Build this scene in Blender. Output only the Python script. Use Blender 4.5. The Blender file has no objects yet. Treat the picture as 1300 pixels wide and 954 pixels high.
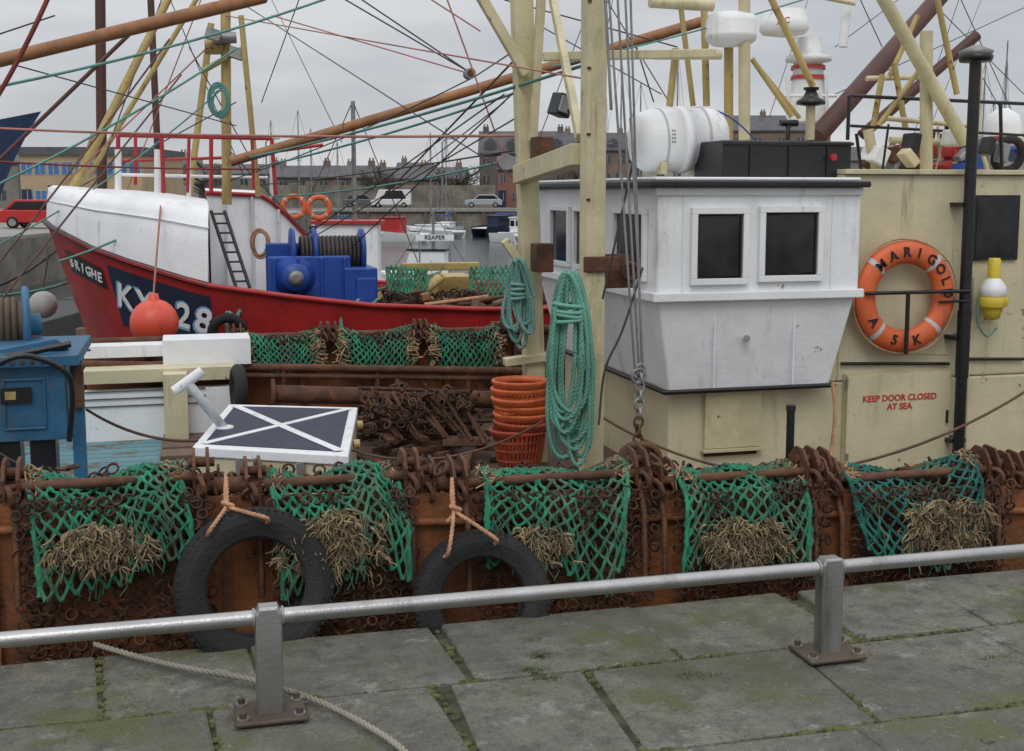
import bpy, math, random
from mathutils import Vector, Matrix, noise
random.seed(7)
V=Vector
# ---------------------------------------------------------------- survey of the place
# World: X runs along the quay, Y across the water, Z up, quay paving at z=0.
F=1550.0; CX=650.0; CY=432.0; H=1.7
PT=math.atan(187/1550); YAW=math.radians(15)
cp,sp=math.cos(PT),math.sin(PT); cyw,syw=math.cos(YAW),math.sin(YAW)
def sight(u,v):
    a=(u-CX)/F; b=(CY-v)/F; dy=cp+b*sp
    return V((a*cyw+dy*syw,-a*syw+dy*cyw,-sp+b*cp))
def P(u,v,Y): d=sight(u,v); t=Y/d.y; return V((d.x*t,Y,H+d.z*t))
def PZ(u,v,z): d=sight(u,v); t=(z-H)/d.z; return V((d.x*t,d.y*t,z))
def PX(u,v,X): d=sight(u,v); t=X/d.x; return V((X,d.y*t,H+d.z*t))
VT=Matrix.Rotation(-YAW,4,'Z')
def L(u,v,d):
    a=(u-CX)/F; b=(CY-v)/F; dy=cp+b*sp; t=d/dy
    return V((a*t,d,H+(-sp+b*cp)*t))
# ---------------------------------------------------------------- materials
MC={}
def mixn(nt,fac,a,b,blend='MIX'):
    n=nt.nodes.new('ShaderNodeMix'); n.data_type='RGBA'; n.blend_type=blend
    for i,x in ((0,fac),(6,a),(7,b)):
        if hasattr(x,'is_linked') or hasattr(x,'links'): nt.links.new(x,n.inputs[i])
        elif i==0: n.inputs[0].default_value=x
        else: n.inputs[i].default_value=(x[0],x[1],x[2],1)
    return n.outputs[2]
def ramp(nt,x,p0,p1):
    n=nt.nodes.new('ShaderNodeMapRange'); nt.links.new(x,n.inputs[0])
    n.inputs[1].default_value=p0; n.inputs[2].default_value=p1; n.interpolation_type='SMOOTHSTEP'
    return n.outputs[0]
def nz(nt,co,scale,detail=4,rough=.6,map=None):
    if map:
        m=nt.nodes.new('ShaderNodeMapping'); m.inputs['Scale'].default_value=map; nt.links.new(co,m.inputs[0]); co=m.outputs[0]
    n=nt.nodes.new('ShaderNodeTexNoise'); n.inputs['Scale'].default_value=scale; n.inputs['Detail'].default_value=detail
    n.inputs['Roughness'].default_value=rough; nt.links.new(co,n.inputs['Vector']); return n.outputs[0]
def mat(name,col,rough=.5,metal=0,var=.2,rust=0,streak=0,bump=.15,scale=3,rustcol=(.15,.05,.018),dirt=0,bscale=30,dirtcol=(.09,.075,.05)):
    if name in MC: return MC[name]
    m=bpy.data.materials.new(name); m.use_nodes=True; nt=m.node_tree; bs=nt.nodes['Principled BSDF']
    co=nt.nodes.new('ShaderNodeTexCoord').outputs['Object']
    n1=nz(nt,co,scale,4)
    c=mixn(nt,ramp(nt,n1,.3,.7),[x*(1-var) for x in col],[min(1,x*(1+var*.6)) for x in col])
    r=None
    if dirt:
        d=nz(nt,co,1.0,5,.7,(7,7,1.1)); c=mixn(nt,ramp(nt,d,.62-.25*dirt,.9-.1*dirt),c,dirtcol)
    if streak:
        s=nz(nt,co,1.0,5,.65,(11,11,.9)); sf=ramp(nt,s,.71-.2*streak,.83-.1*streak)
        c=mixn(nt,sf,c,[rustcol[i]*.6+col[i]*.35 for i in range(3)])
    if rust:
        n2=nz(nt,co,scale*1.7,8,.74); rf=ramp(nt,n2,.715-.3*rust,.76-.29*rust)
        n3=nz(nt,co,22,3,.7)
        rc=mixn(nt,ramp(nt,n3,.35,.65),[x*.55 for x in rustcol],[x*1.5 for x in rustcol])
        c=mixn(nt,rf,c,rc); r=rf
    nt.links.new(c,bs.inputs['Base Color'])
    bs.inputs['Metallic'].default_value=metal
    rn=nt.nodes.new('ShaderNodeMapRange'); nt.links.new(r if r else n1,rn.inputs[0])
    rn.inputs[3].default_value=rough if r else max(.05,rough-.1); rn.inputs[4].default_value=.85 if r else min(1,rough+.12)
    nt.links.new(rn.outputs[0],bs.inputs['Roughness'])
    if bump:
        b=nt.nodes.new('ShaderNodeBump'); b.inputs['Strength'].default_value=min(1,bump*2); b.inputs['Distance'].default_value=.01
        nt.links.new(nz(nt,co,bscale,3,.65),b.inputs['Height']); nt.links.new(b.outputs[0],bs.inputs['Normal'])
    MC[name]=m; return m
WHITE=mat('white_paint',(.80,.82,.84),.4,rust=.26,streak=.45,dirt=.3,var=.06,scale=4,dirtcol=(.36,.34,.30),rustcol=(.22,.10,.045))
WHITE2=mat('clean_white',(.79,.80,.81),.4,var=.05,dirt=.3,rust=.12,dirtcol=(.32,.29,.24))
CREAM=mat('cream_paint',(.58,.525,.35),.45,rust=.27,streak=.55,dirt=.35,var=.1,scale=3,dirtcol=(.27,.22,.14),rustcol=(.2,.085,.035))
CREAM2=mat('cream_mast_paint',(.56,.50,.31),.45,rust=.33,streak=.6,dirt=.4,var=.15,scale=5,dirtcol=(.22,.17,.1),rustcol=(.2,.08,.03))
YEL=mat('yellow_mast_paint',(.44,.33,.12),.5,rust=.4,streak=.45,dirt=.4,var=.2,scale=4)
YELB=mat('bright_yellow',(.68,.52,.05),.4,var=.08,dirt=.3)
BLACK=mat('black_paint',(.012,.012,.014),.35,var=.3,rust=.12)
RUST=mat('rusted_steel',(.10,.042,.02),.8,var=.5,rust=.45,rustcol=(.14,.055,.02),bump=.45,scale=8)
RUSTD=mat('dark_rusty_chain',(.05,.022,.013),.75,var=.6,rust=.3,rustcol=(.10,.036,.015),bump=0,scale=14)
HULLR=mat('rust_orange_hull',(.22,.075,.022),.7,var=.4,rust=.4,streak=.8,dirt=.6,rustcol=(.06,.026,.015),dirtcol=(.028,.018,.013),bump=.4,scale=2.2)
HULLD=mat('dark_hull',(.03,.018,.014),.8,var=.5,rust=.4,rustcol=(.08,.03,.014),bump=.4)
GNET=mat('green_net_cord',(.02,.18,.10),.85,var=.55,bump=0,scale=11,dirt=.55,dirtcol=(.09,.12,.07))
GNET2=mat('dull_green_net_cord',(.06,.14,.085),.85,var=.5,bump=0,scale=13,dirt=.4,dirtcol=(.12,.12,.07))
TNET=mat('teal_net_cord',(.012,.11,.09),.85,var=.5,bump=0,scale=9,dirt=.35)
ROPEG=mat('green_polyrope',(.13,.33,.25),.75,var=.35,bump=0,dirt=.35,dirtcol=(.12,.17,.12))
TEALR=mat('teal_rope',(.10,.26,.22),.7,var=.25,bump=0)
FRAY=mat('frayed_rope',(.30,.225,.125),.95,var=.45,scale=20,bump=0)
FRAYD=mat('frayed_rope_dirty',(.15,.115,.072),.95,var=.5,scale=20,bump=0)
ROPEO=mat('orange_rope',(.46,.25,.14),.85,var=.3,scale=12,bump=0,dirt=.3)
PINK=mat('pink_rope',(.38,.16,.13),.8,var=.3,bump=0)
REDR=mat('dark_red_rope',(.20,.04,.03),.8,var=.3,bump=0)
WIRE=mat('steel_wire',(.07,.06,.055),.6,metal=.3,var=.4,bump=0)
WIREB=mat('brown_wire',(.12,.06,.035),.7,var=.4,bump=0)
RUB=mat('tyre_rubber',(.014,.014,.015),.8,var=.4,dirt=.5,dirtcol=(.045,.04,.033),bump=.35,bscale=60,rust=.15,rustcol=(.04,.036,.03))
STEEL=mat('brushed_steel',(.42,.42,.42),.36,metal=.9,var=.15,bump=.08,dirt=.35,bscale=80)
GALV=mat('galvanised',(.3,.3,.3),.5,metal=.6,var=.3,rust=.2)
PLATE=mat('base_plate',(.13,.10,.075),.55,metal=.5,var=.3,bump=.2)
ORG=mat('orange_plastic',(.55,.12,.035),.55,var=.25,dirt=.5,dirtcol=(.18,.06,.03),scale=8)
ORGD=mat('dark_orange_plastic',(.34,.06,.025),.6,var=.25,dirt=.5,dirtcol=(.12,.04,.02),scale=8)
ORGB=mat('lifebuoy_orange',(.66,.13,.04),.5,var=.15,dirt=.35,dirtcol=(.3,.1,.05))
SILV=mat('reflective_tape',(.5,.5,.5),.4,var=.1)
REDH=mat('red_hull_paint',(.36,.02,.02),.4,var=.2,rust=.15,streak=.4,dirt=.4,dirtcol=(.10,.02,.015))
REDP=mat('red_paint',(.42,.03,.03),.4,var=.15,dirt=.2)
REDBUOY=mat('red_buoy_vinyl',(.72,.09,.05),.4,var=.1,bump=.05,dirt=.3,dirtcol=(.35,.06,.04))
GREYBUOY=mat('grey_buoy_vinyl',(.42,.42,.4),.5,var=.15)
NAVY=mat('navy_paint',(.012,.02,.05),.5,var=.25,dirt=.3,dirtcol=(.06,.06,.07))
BLUE=mat('blue_paint',(.015,.065,.33),.4,var=.25,rust=.22,streak=.3)
TBLUE=mat('teal_blue_paint',(.025,.115,.22),.5,var=.3,rust=.3,streak=.5,scale=4,dirt=.3)
GLASS=mat('dark_window_glass',(.012,.013,.015),.06,var=.3,bump=.0)
BROWN=mat('brown_boom_paint',(.28,.125,.05),.55,var=.25,rust=.3,scale=5)
DBROWN=mat('dark_red_boom',(.085,.03,.022),.55,var=.25,rust=.25)
WOOD=mat('weathered_wood',(.15,.10,.07),.8,var=.4,bump=.4)
REDTXT=mat('red_lettering',(.5,.02,.02),.5,var=.1,bump=0)
SKYBL=mat('pale_blue',(.2,.4,.6),.5,bump=0)
def deckmat(name,c1,c2,seam=.14,rustcol=(.13,.06,.035),amt=.5):
    m=bpy.data.materials.new(name); m.use_nodes=True; nt=m.node_tree; bs=nt.nodes['Principled BSDF']
    g=nt.nodes.new('ShaderNodeNewGeometry').outputs['Position']
    br=nt.nodes.new('ShaderNodeTexBrick'); nt.links.new(g,br.inputs[0])
    br.inputs['Scale'].default_value=1; br.inputs['Brick Width'].default_value=2.2; br.inputs['Row Height'].default_value=seam
    br.inputs['Mortar Size'].default_value=.006; br.inputs['Color1'].default_value=(*c1,1); br.inputs['Color2'].default_value=(*c2,1)
    br.inputs['Mortar'].default_value=(.02,.018,.015,1)
    n=nz(nt,g,3.2,6,.7); n2=nz(nt,g,14,4,.7,(.5,3,1))
    c=mixn(nt,ramp(nt,n,.62-.2*amt,.72-.15*amt),br.outputs[0],rustcol)
    c=mixn(nt,ramp(nt,n2,.55,.75),c,[x*.5 for x in rustcol])
    nt.links.new(c,bs.inputs['Base Color'])
    mr=nt.nodes.new('ShaderNodeMapRange'); nt.links.new(n,mr.inputs[0]); mr.inputs[3].default_value=.35; mr.inputs[4].default_value=.85
    nt.links.new(mr.outputs[0],bs.inputs['Roughness'])
    return m
DECKB=deckmat('blue_painted_deck',(.10,.23,.27),(.14,.29,.32))
DECKR=deckmat('rusty_work_deck',(.075,.045,.033),(.05,.035,.028),.3,rustcol=(.10,.045,.028),amt=.9)
def slabmat():
    m=bpy.data.materials.new('mossy_stone_slab'); m.use_nodes=True; nt=m.node_tree; bs=nt.nodes['Principled BSDF']
    g=nt.nodes.new('ShaderNodeNewGeometry').outputs['Position']
    a=nz(nt,g,1.1,6,.65); b_=nz(nt,g,8,7,.75); f=nz(nt,g,85,3,.7); mo=nz(nt,g,1.7,7,.72); gr=nz(nt,g,5,6,.75); mo2=nz(nt,g,.8,5,.6)
    c=mixn(nt,ramp(nt,a,.35,.65),(.135,.13,.108),(.215,.208,.175))
    c=mixn(nt,ramp(nt,b_,.42,.68),c,(.095,.09,.074))
    c=mixn(nt,ramp(nt,gr,.56,.66),c,(.27,.265,.24))
    c=mixn(nt,ramp(nt,mo,.50,.64),c,(.11,.125,.05))
    c=mixn(nt,ramp(nt,mo2,.55,.68),c,(.095,.10,.058))
    c=mixn(nt,ramp(nt,f,.52,.75),c,(.05,.047,.04))
    sp_=nz(nt,g,38,3,.8); c=mixn(nt,ramp(nt,sp_,.66,.72),c,(.36,.36,.33))
    dk=nz(nt,g,3.1,4,.8); c=mixn(nt,ramp(nt,dk,.66,.70),c,(.05,.045,.04))
    nt.links.new(c,bs.inputs['Base Color'])
    mr=nt.nodes.new('ShaderNodeMapRange'); nt.links.new(a,mr.inputs[0]); mr.inputs[3].default_value=.5; mr.inputs[4].default_value=.95; nt.links.new(mr.outputs[0],bs.inputs['Roughness'])
    b=nt.nodes.new('ShaderNodeBump'); b.inputs['Strength'].default_value=.9; b.inputs['Distance'].default_value=.016
    h=nt.nodes.new('ShaderNodeMath'); h.operation='ADD'; nt.links.new(b_,h.inputs[0]); nt.links.new(f,h.inputs[1])
    nt.links.new(h.outputs[0],b.inputs['Height']); nt.links.new(b.outputs[0],bs.inputs['Normal']); return m
SLAB=slabmat()
SOIL=mat('joint_soil',(.05,.05,.025),.95,var=.6,bump=.6,scale=12)
GRASS=mat('grass_blades',(.06,.10,.025),.7,var=.5,scale=20,bump=0)
MOSS=mat('moss',(.085,.09,.03),.95,var=.6,bump=.6,scale=20)
STONE=mat('harbour_stone',(.20,.18,.15),.9,var=.35,dirt=.5,bump=.3,scale=.8,dirtcol=(.05,.05,.04))
ASPH=mat('asphalt',(.07,.07,.07),.9,var=.2,scale=.2,bump=0)
SLATE=mat('slate_roof',(.085,.085,.095),.7,var=.25,scale=1,bump=0)
BRK=mat('brown_brick',(.20,.145,.11),.9,var=.2,scale=.6,bump=0)
BRKR=mat('red_sandstone',(.26,.12,.09),.9,var=.2,scale=.6,bump=0)
GRST=mat('grey_stone_wall',(.21,.19,.17),.9,var=.2,scale=.6,bump=0)
TAN=mat('tan_brick',(.40,.30,.19),.9,var=.15,scale=.5,bump=0)
HARL=mat('pale_harling',(.42,.40,.36),.9,var=.1,scale=.5,bump=0)
WINB=mat('blue_window',(.05,.16,.35),.2,var=.2,bump=0)
WIND=mat('house_window',(.06,.07,.08),.15,var=.3,bump=0)
# ---------------------------------------------------------------- mesh builder
class B:
    def __init__(s,name,T=None): s.name=name; s.parts={}; s.cur='body'; s.T=T; s.txt=[]; s.bev={}
    def part(s,n,bevel=0): s.cur=n; s.bev[n]=bevel; return s
    def add(s,vs,fs,m,smooth=False):
        p=s.parts.setdefault(s.cur,dict(v=[],f=[],mi=[],sm=[],mats=[]))
        o=len(p['v'])
        if s.T: vs=[s.T@V(v) for v in vs]
        p['v'].extend([tuple(v) for v in vs])
        if m not in p['mats']: p['mats'].append(m)
        k=p['mats'].index(m)
        for f in fs: p['f'].append([i+o for i in f]); p['mi'].append(k); p['sm'].append(smooth)
    def hexa(s,q,m): s.add(q,[(0,3,2,1),(4,5,6,7),(0,1,5,4),(1,2,6,5),(2,3,7,6),(3,0,4,7)],m)
    def box(s,a,b,m):
        x0,y0,z0=[min(a[i],b[i]) for i in range(3)]; x1,y1,z1=[max(a[i],b[i]) for i in range(3)]
        s.hexa([(x0,y0,z0),(x1,y0,z0),(x1,y1,z0),(x0,y1,z0),(x0,y0,z1),(x1,y0,z1),(x1,y1,z1),(x0,y1,z1)],m)
    def obox(s,c,size,R,m):
        h=V(size)/2; q=[]
        for z in (-1,1):
            for x,y in ((-1,-1),(1,-1),(1,1),(-1,1)): q.append(V(c)+R@V((x*h.x,y*h.y,z*h.z)))
        s.hexa(q,m)
    def beam(s,p,q,w,d,m):
        p=V(p);q=V(q); z=(q-p).normalized(); x=V((1,0,0)); 
        if abs(z.x)>.9: x=V((0,1,0))
        y=z.cross(x).normalized(); x=y.cross(z).normalized()
        R=Matrix((x,y,z)).transposed(); s.obox((p+q)/2,(w,d,(q-p).length),R,m)
    def prism(s,poly,ext,m,smooth=False):
        n=len(poly); e=V(ext); vs=[V(p) for p in poly]+[V(p)+e for p in poly]
        s.add(vs,[list(range(n))[::-1],list(range(n,2*n))]+[(i,(i+1)%n,(i+1)%n+n,i+n) for i in range(n)],m,smooth)
    def tube(s,pts,r,m,n=8,closed=False,smooth=True):
        pts=[V(p) for p in pts]; N=len(pts); vs=[];fs=[]; px=None
        for i,p in enumerate(pts):
            if closed: t=pts[(i+1)%N]-pts[i-1]
            else: t=pts[min(i+1,N-1)]-pts[max(i-1,0)]
            if t.length<1e-9: t=V((0,0,1))
            t.normalize()
            if px is None: px=V((0,0,1)) if abs(t.z)<.8 else V((1,0,0))
            px=(px-t*px.dot(t))
            if px.length<1e-6: px=t.orthogonal()
            px.normalize(); py=t.cross(px); rr=r[i] if isinstance(r,(list,tuple)) else r
            for k in range(n):
                a=2*math.pi*k/n; vs.append(p+px*(math.cos(a)*rr)+py*(math.sin(a)*rr))
        for i in range(N if closed else N-1):
            j=(i+1)%N
            for k in range(n):
                l=(k+1)%n; fs.append((i*n+k,i*n+l,j*n+l,j*n+k))
        s.add(vs,fs,m,smooth)
        if not closed and n>4: s.add(vs[:n],[list(range(n))[::-1]],m); s.add(vs[-n:],[list(range(n))],m)
    def rope3(s,pts,r,m,pitch=None,n=5):
        pts=res([V(p) for p in pts],(pitch or r*7)/6)
        fr=[];px=None
        for i,p in enumerate(pts):
            t=(pts[min(i+1,len(pts)-1)]-pts[max(i-1,0)]).normalized()
            if px is None: px=t.orthogonal()
            px=(px-t*px.dot(t)).normalized(); fr.append((px.copy(),t.cross(px)))
        for k in range(3):
            q=[]
            for i,p in enumerate(pts):
                a=2*math.pi*(k/3+i/6); q.append(p+fr[i][0]*(math.cos(a)*r*.5)+fr[i][1]*(math.sin(a)*r*.5))
            s.tube(q,r*.56,m,n)
    def lathe(s,prof,o,ax,m,n=24,closed=False,smooth=True,caps=True):
        ax=V(ax).normalized(); x=ax.orthogonal().normalized(); y=ax.cross(x); o=V(o); vs=[];fs=[];K=len(prof)
        for r,h in prof:
            for k in range(n):
                a=2*math.pi*k/n; vs.append(o+ax*h+x*(math.cos(a)*r)+y*(math.sin(a)*r))
        for i in range(K if closed else K-1):
            j=(i+1)%K
            for k in range(n): l=(k+1)%n; fs.append((i*n+k,i*n+l,j*n+l,j*n+k))
        s.add(vs,fs,m,smooth)
        if caps and not closed:
            s.add(vs[:n],[list(range(n))[::-1]],m); s.add(vs[-n:],[list(range(n))],m)
    def cyl(s,p,q,r,m,n=20): p=V(p);q=V(q); s.lathe([(r,0),(r,(q-p).length)],p,q-p,m,n)
    def sphere(s,c,r,m,n=20,sz=1):
        s.lathe([(max(.001,r*math.sin(math.pi*i/12)),-r*sz*math.cos(math.pi*i/12)) for i in range(13)],c,(0,0,1),m,n)
    def torus(s,c,nrm,R,r,m,n=24,k=8,x=None,sx=1):
        nrm=V(nrm).normalized(); x=V(x).normalized() if x else nrm.orthogonal().normalized(); y=nrm.cross(x)
        s.tube([V(c)+x*(math.cos(2*math.pi*i/n)*R*sx)+y*(math.sin(2*math.pi*i/n)*R) for i in range(n)],r,m,k,closed=True)
    def text(s,body,M,size,m,ext=.002): s.txt.append((body,M,size,m,ext))
    def finish(s):
        allv=[v for p in s.parts.values() for v in p['v']]
        lo=[min(v[i] for v in allv) for i in range(3)]; hi=[max(v[i] for v in allv) for i in range(3)]
        c=V(((lo[0]+hi[0])/2,(lo[1]+hi[1])/2,lo[2]))
        single=len(s.parts)==1 and not s.txt
        root=None
        if not single:
            root=bpy.data.objects.new(s.name,None); bpy.context.collection.objects.link(root); root.location=c; root.empty_display_size=.2
        for n,p in s.parts.items():
            me=bpy.data.meshes.new(s.name if single else n)
            me.from_pydata([(v[0]-c.x,v[1]-c.y,v[2]-c.z) for v in p['v']],[],p['f'])
            for m in p['mats']: me.materials.append(m)
            me.polygons.foreach_set('material_index',p['mi']); me.polygons.foreach_set('use_smooth',p['sm']); me.update()
            ob=bpy.data.objects.new(s.name if single else n,me); bpy.context.collection.objects.link(ob)
            if single: ob.location=c; root=ob
            else: ob.parent=root
            if s.bev.get(n):
                b=ob.modifiers.new('bevel','BEVEL'); b.width=s.bev[n]; b.segments=2; b.limit_method='ANGLE'; b.angle_limit=math.radians(65)
        for body,M,size,m,ext in s.txt:
            cu=bpy.data.curves.new('lettering','FONT'); cu.body=body; cu.size=size; cu.align_x='CENTER'; cu.align_y='CENTER'; cu.extrude=ext
            cu.offset=size*.018; cu.materials.append(m); cu.resolution_u=3
            ob=bpy.data.objects.new('lettering',cu); bpy.context.collection.objects.link(ob); ob.parent=root; ob.matrix_local=Matrix.Translation(-c)@M
        return root
def res(pts,step):
    out=[pts[0].copy()]; acc=0
    for a,b in zip(pts,pts[1:]):
        d=(b-a).length; t=step-acc
        while t<=d and d>0: out.append(a.lerp(b,t/d)); t+=step
        acc=d-(t-step)
    out.append(pts[-1].copy()); return out
def cat(pts,k=6):
    pts=[V(p) for p in pts]; out=[]; q=[pts[0]*2-pts[1]]+pts+[pts[-1]*2-pts[-2]]
    for i in range(1,len(q)-2):
        for j in range(k):
            t=j/k; a,b,c,d=q[i-1],q[i],q[i+1],q[i+2]
            out.append(.5*((2*b)+(c-a)*t+(2*a-5*b+4*c-d)*t*t+(3*b-a-3*c+d)*t**3))
    out.append(pts[-1]); return out
def sag(p,q,s,n=14): return [V(p).lerp(V(q),i/n)-V((0,0,s*4*(i/n)*(1-i/n))) for i in range(n+1)]
def faceM(loc,x=(1,0,0),y=(0,0,1)):
    x=V(x).normalized(); y=V(y).normalized(); z=x.cross(y)
    M=Matrix((x,y,z)).transposed().to_4x4(); M.translation=V(loc); return M
def rnd(a,b): return random.uniform(a,b)
def lerp(a,b_,k): return a+(b_-a)*k
# ---------------------------------------------------------------- quay paving
b=B('quay_pavement')
b.part('joint_bed'); b.box((-60,-40,-.5),(60,4.52,-.014),SOIL)
b.part('quay_wall'); b.box((-60,4.1,-4),(60,4.5,-.51),STONE)
b.part('slabs',.014)
rows=[(4.02,4.60),(3.35,4.01),(2.5,3.34),(1.5,2.485),(.6,1.485)]
rowy=[r[0]-.005 for r in rows[:3]]; slabx=[]
for i,(y0,y1) in enumerate(rows):
    x=-6+rnd(0,.5)
    while x<9:
        w=rnd(.42,.85) if i else rnd(.5,.9); dz=rnd(-.007,.006); sk=rnd(-.05,.05)
        j=lambda:rnd(-.006,.006)
        b.hexa([(x,y0,-.12),(x+w,y0,-.12),(x+w+sk,y1,-.12),(x+sk,y1,-.12),(x+j(),y0+j(),dz+j()*.6),(x+w+j(),y0+j(),dz+j()*.6),(x+w+sk+j(),y1+j(),dz+j()*.6),(x+sk+j(),y1+j(),dz+j()*.6)],SLAB)
        if i<3: slabx.append((x+w,x+w+sk,y0,y1))
        x+=w+rnd(.01,.022)
b.part('outer_paving'); b.box((-60,-40,-.02),(60,.58,0),SLAB); b.box((-60,.6,-.02),(-6.6,4.55,0),SLAB); b.box((10.5,.6,-.02),(60,4.55,0),SLAB)
b.part('joint_moss')
random.seed(8)
def mossblob(x,y,s):
    if noise.noise(V((x*2.1,y*2.1,3)))<-.12: return
    b.lathe([(s,-.004),(s*.9,s*.16),(s*.5,s*.3),(.001,s*.34)],(x,y,-.008),(rnd(-.2,.2),rnd(-.2,.2),1),MOSS,7,caps=False)
for (xa,xb,y0,y1) in slabx:
    if -3<xa<6:
        for k in range(26): t=rnd(0,1); mossblob(lerp(xa,xb,t)+.008+rnd(-.012,.014),lerp(y0,y1,t),rnd(.008,.02))
for yy in rowy:
    for k in range(520): mossblob(rnd(-3,6),yy+rnd(-.012,.012),rnd(.008,.02))
b.finish()
b=B('grass_tufts'); random.seed(3)
def tuft(c,n,h,rad):
    for _ in range(n):
        a=rnd(0,6.28); p=V(c)+V((math.cos(a)*rnd(0,rad),math.sin(a)*rnd(0,rad)*.5,-.02)); l=rnd(.4,1)*h; t=rnd(0,6.28)
        d=V((math.cos(t),math.sin(t),0)); o=V((-d.y,d.x,0))*.0018
        b.add([p-o,p+o,p+o*.7+d*l*.3+V((0,0,l*.7)),p-o*.7+d*l*.3+V((0,0,l*.7)),p+d*l*.8+V((0,0,l))],[(0,1,2,3),(3,2,4)],GRASS)
for u,v,n in ((672,812,170),(686,832,240),(676,850,200),(694,860,160),(880,856,90),(905,858,60),(1205,800,50),(1260,835,60)):
    q=PZ(u,v,0); tuft((q.x,q.y,0),n,.032,.06)
for (xa,xb,y0,y1) in slabx:
    if -3<xa<6 and random.random()<.5: 
        t=rnd(0,1); tuft((lerp(xa,xb,t)+.008,lerp(y0,y1,t),0),int(rnd(10,40)),.022,.03)
b.finish()
# ---------------------------------------------------------------- railing
b=B('quay_railing')
b.part('rail'); b.tube([(-3.5,3.9,.335),(-1,3.9,.335),(2,3.9,.335),(7.5,3.9,.335)],.025,STEEL,20)
for u in (340,1052):
    px=P(u,770,3.9).x
    b.part('post',.008); b.prism([(px-.043,3.868,.006),(px+.043,3.868,.006),(px+.043,3.868,.35),(px+.03,3.868,.374),(px-.03,3.868,.374),(px-.043,3.868,.35)],(0,.064,0),STEEL)
    b.part('collar'); 
    for sx in (-.046,.046): b.torus((px+sx,3.9,.335),(1,0,0),.027,.005,GALV,20,6)
    b.part('base_plate',.006); b.box((px-.115,3.81,.004),(px+.115,3.99,.02),PLATE)
    b.part('bolts')
    for sx in (-.09,.09):
        for yy in (3.84,3.96): b.cyl((px+sx,yy,.02),(px+sx,yy,.043),.012,PLATE,6); b.cyl((px+sx,yy,.02),(px+sx,yy,.026),.02,GALV,12)
b.finish()
b=B('mooring_rope'); b.rope3(cat([PZ(120,818,.02),PZ(190,838,.02),PZ(255,852,.02),PZ(330,866,.02),PZ(430,902,.02),PZ(520,960,.02),PZ(560,1040,.02)],8),.011,mat('grey_rope',(.26,.25,.2),.9,var=.3,bump=0)); b.finish()
# ---------------------------------------------------------------- main trawler
pL=P(140,624,4.85); pR=P(1180,612,4.85)
def zt(x): return pL.z+(pR.z-pL.z)*(x-pL.x)/(pR.x-pL.x)
far=P(470,424,9.2).z
DZ=.03
t=B('fishing_trawler')
t.part('hull')
out=[(-6.2,7.0),(-5.2,5.7),(-3.6,4.95),(-2.4,4.86),(9.5,4.86),(9.8,7),(9.5,9.2),(-2.4,9.2),(-3.6,9.0),(-5.2,8.2)]
t.prism([(x,y,-2.6) for x,y in out],(0,0,2.6+DZ-.01),HULLD)
t.part('bulwark')
n=len(out)
for i in range(n):
    (x0,y0),(x1,y1)=out[i],out[(i+1)%n]
    segs=12 if abs(x1-x0)>6 else 1
    for k in range(segs):
        ax,ay=lerp(x0,x1,k/segs),lerp(y0,y1,k/segs); bx,by=lerp(x0,x1,(k+1)/segs),lerp(y0,y1,(k+1)/segs)
        za=(zt(ax) if ay<7 else far)-.03; zb=(zt(bx) if by<7 else far)-.03
        nrm=V((by-ay,-(bx-ax),0)).normalized()*.03
        t.hexa([V((ax,ay,-.35))+nrm*.3,V((bx,by,-.35))+nrm*.3,V((bx,by,-.35))-nrm,V((ax,ay,-.35))-nrm,V((ax,ay,za))+nrm*.3,V((bx,by,zb))+nrm*.3,V((bx,by,zb))-nrm,V((ax,ay,za))-nrm],HULLR)
t.part('rubbing_bands')
t.tube([(-3,4.83,zt(-3)-.14),(9.5,4.83,zt(9.5)-.14)],.018,HULLR,8)
t.box((-2.4,4.80,-.40),(9.5,4.85,-.30),HULLD)
for i in range(16): t.box((-2.2+i*.72,4.815,-.29),(-2.16+i*.72,4.85,zt(-2.2+i*.72)-.05),HULLR)
t.part('dredge_bars')
t.tube([(-3.2,4.93,zt(-3.2)),(9.4,4.93,zt(9.4))],.035,RUST,10)
t.tube([(-3.2,9.14,far),(9.4,9.14,far)],.035,RUST,10)
for i in range(14): t.box((-2.5+i*.55,9.08,DZ),(-2.46+i*.55,9.16,far-.03),RUST)
t.part('deck')
hx=PZ(235,560,DZ).x
for (x0,x1,m) in ((-2.6,hx,DECKB),(hx,9.4,DECKR)):
    t.box((x0,4.9,DZ-.004),(x1,9.15,DZ+.006),m)
t.part('deck_planking',.004)
for i in range(5):
    a=PZ(212-i*2,530+i*11,DZ+.03); c=PZ(268-i*2,530+i*11,DZ+.03); t.box((a.x,a.y-.16,DZ+.007),(c.x,a.y+.14-.02*i,DZ+.035),WOOD)
t.part('deck_pipes')
a=P(105,463,8.75); c=P(705,472,8.75); t.tube([a,c],.028,RUST,10)
t.tube([a-V((0,0,.06)),c-V((0,0,.06))],.02,RUST,8)
for i in range(6):
    q=a.lerp(c,i/5); t.tube([q,(q.x,q.y,DZ)],.018,RUST,6)
a=P(345,500,7.9); c=P(640,508,7.9); t.tube([a,c],.058,RUST,16)
t.lathe([(.058,0),(.095,0),(.095,.02),(.058,.02)],a,(1,0,0),RUST,20); t.lathe([(.05,0),(.1,0),(.1,.02),(.05,.02)],c,(1,0,0),RUST,20)
t.torus(P(303,495,8.3),(1,.1,0),.13,.045,RUB,24,10)
t.part('side_lockers',.01)
a=P(105,470,8.5); c=P(300,520,8.5)
t.box((a.x,8.52,DZ),(c.x,8.62,P(105,499,8.5).z),WHITE); t.box((a.x,8.5,P(105,489,8.5).z),(c.x,8.9,P(105,472,8.5).z),CREAM)
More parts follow.
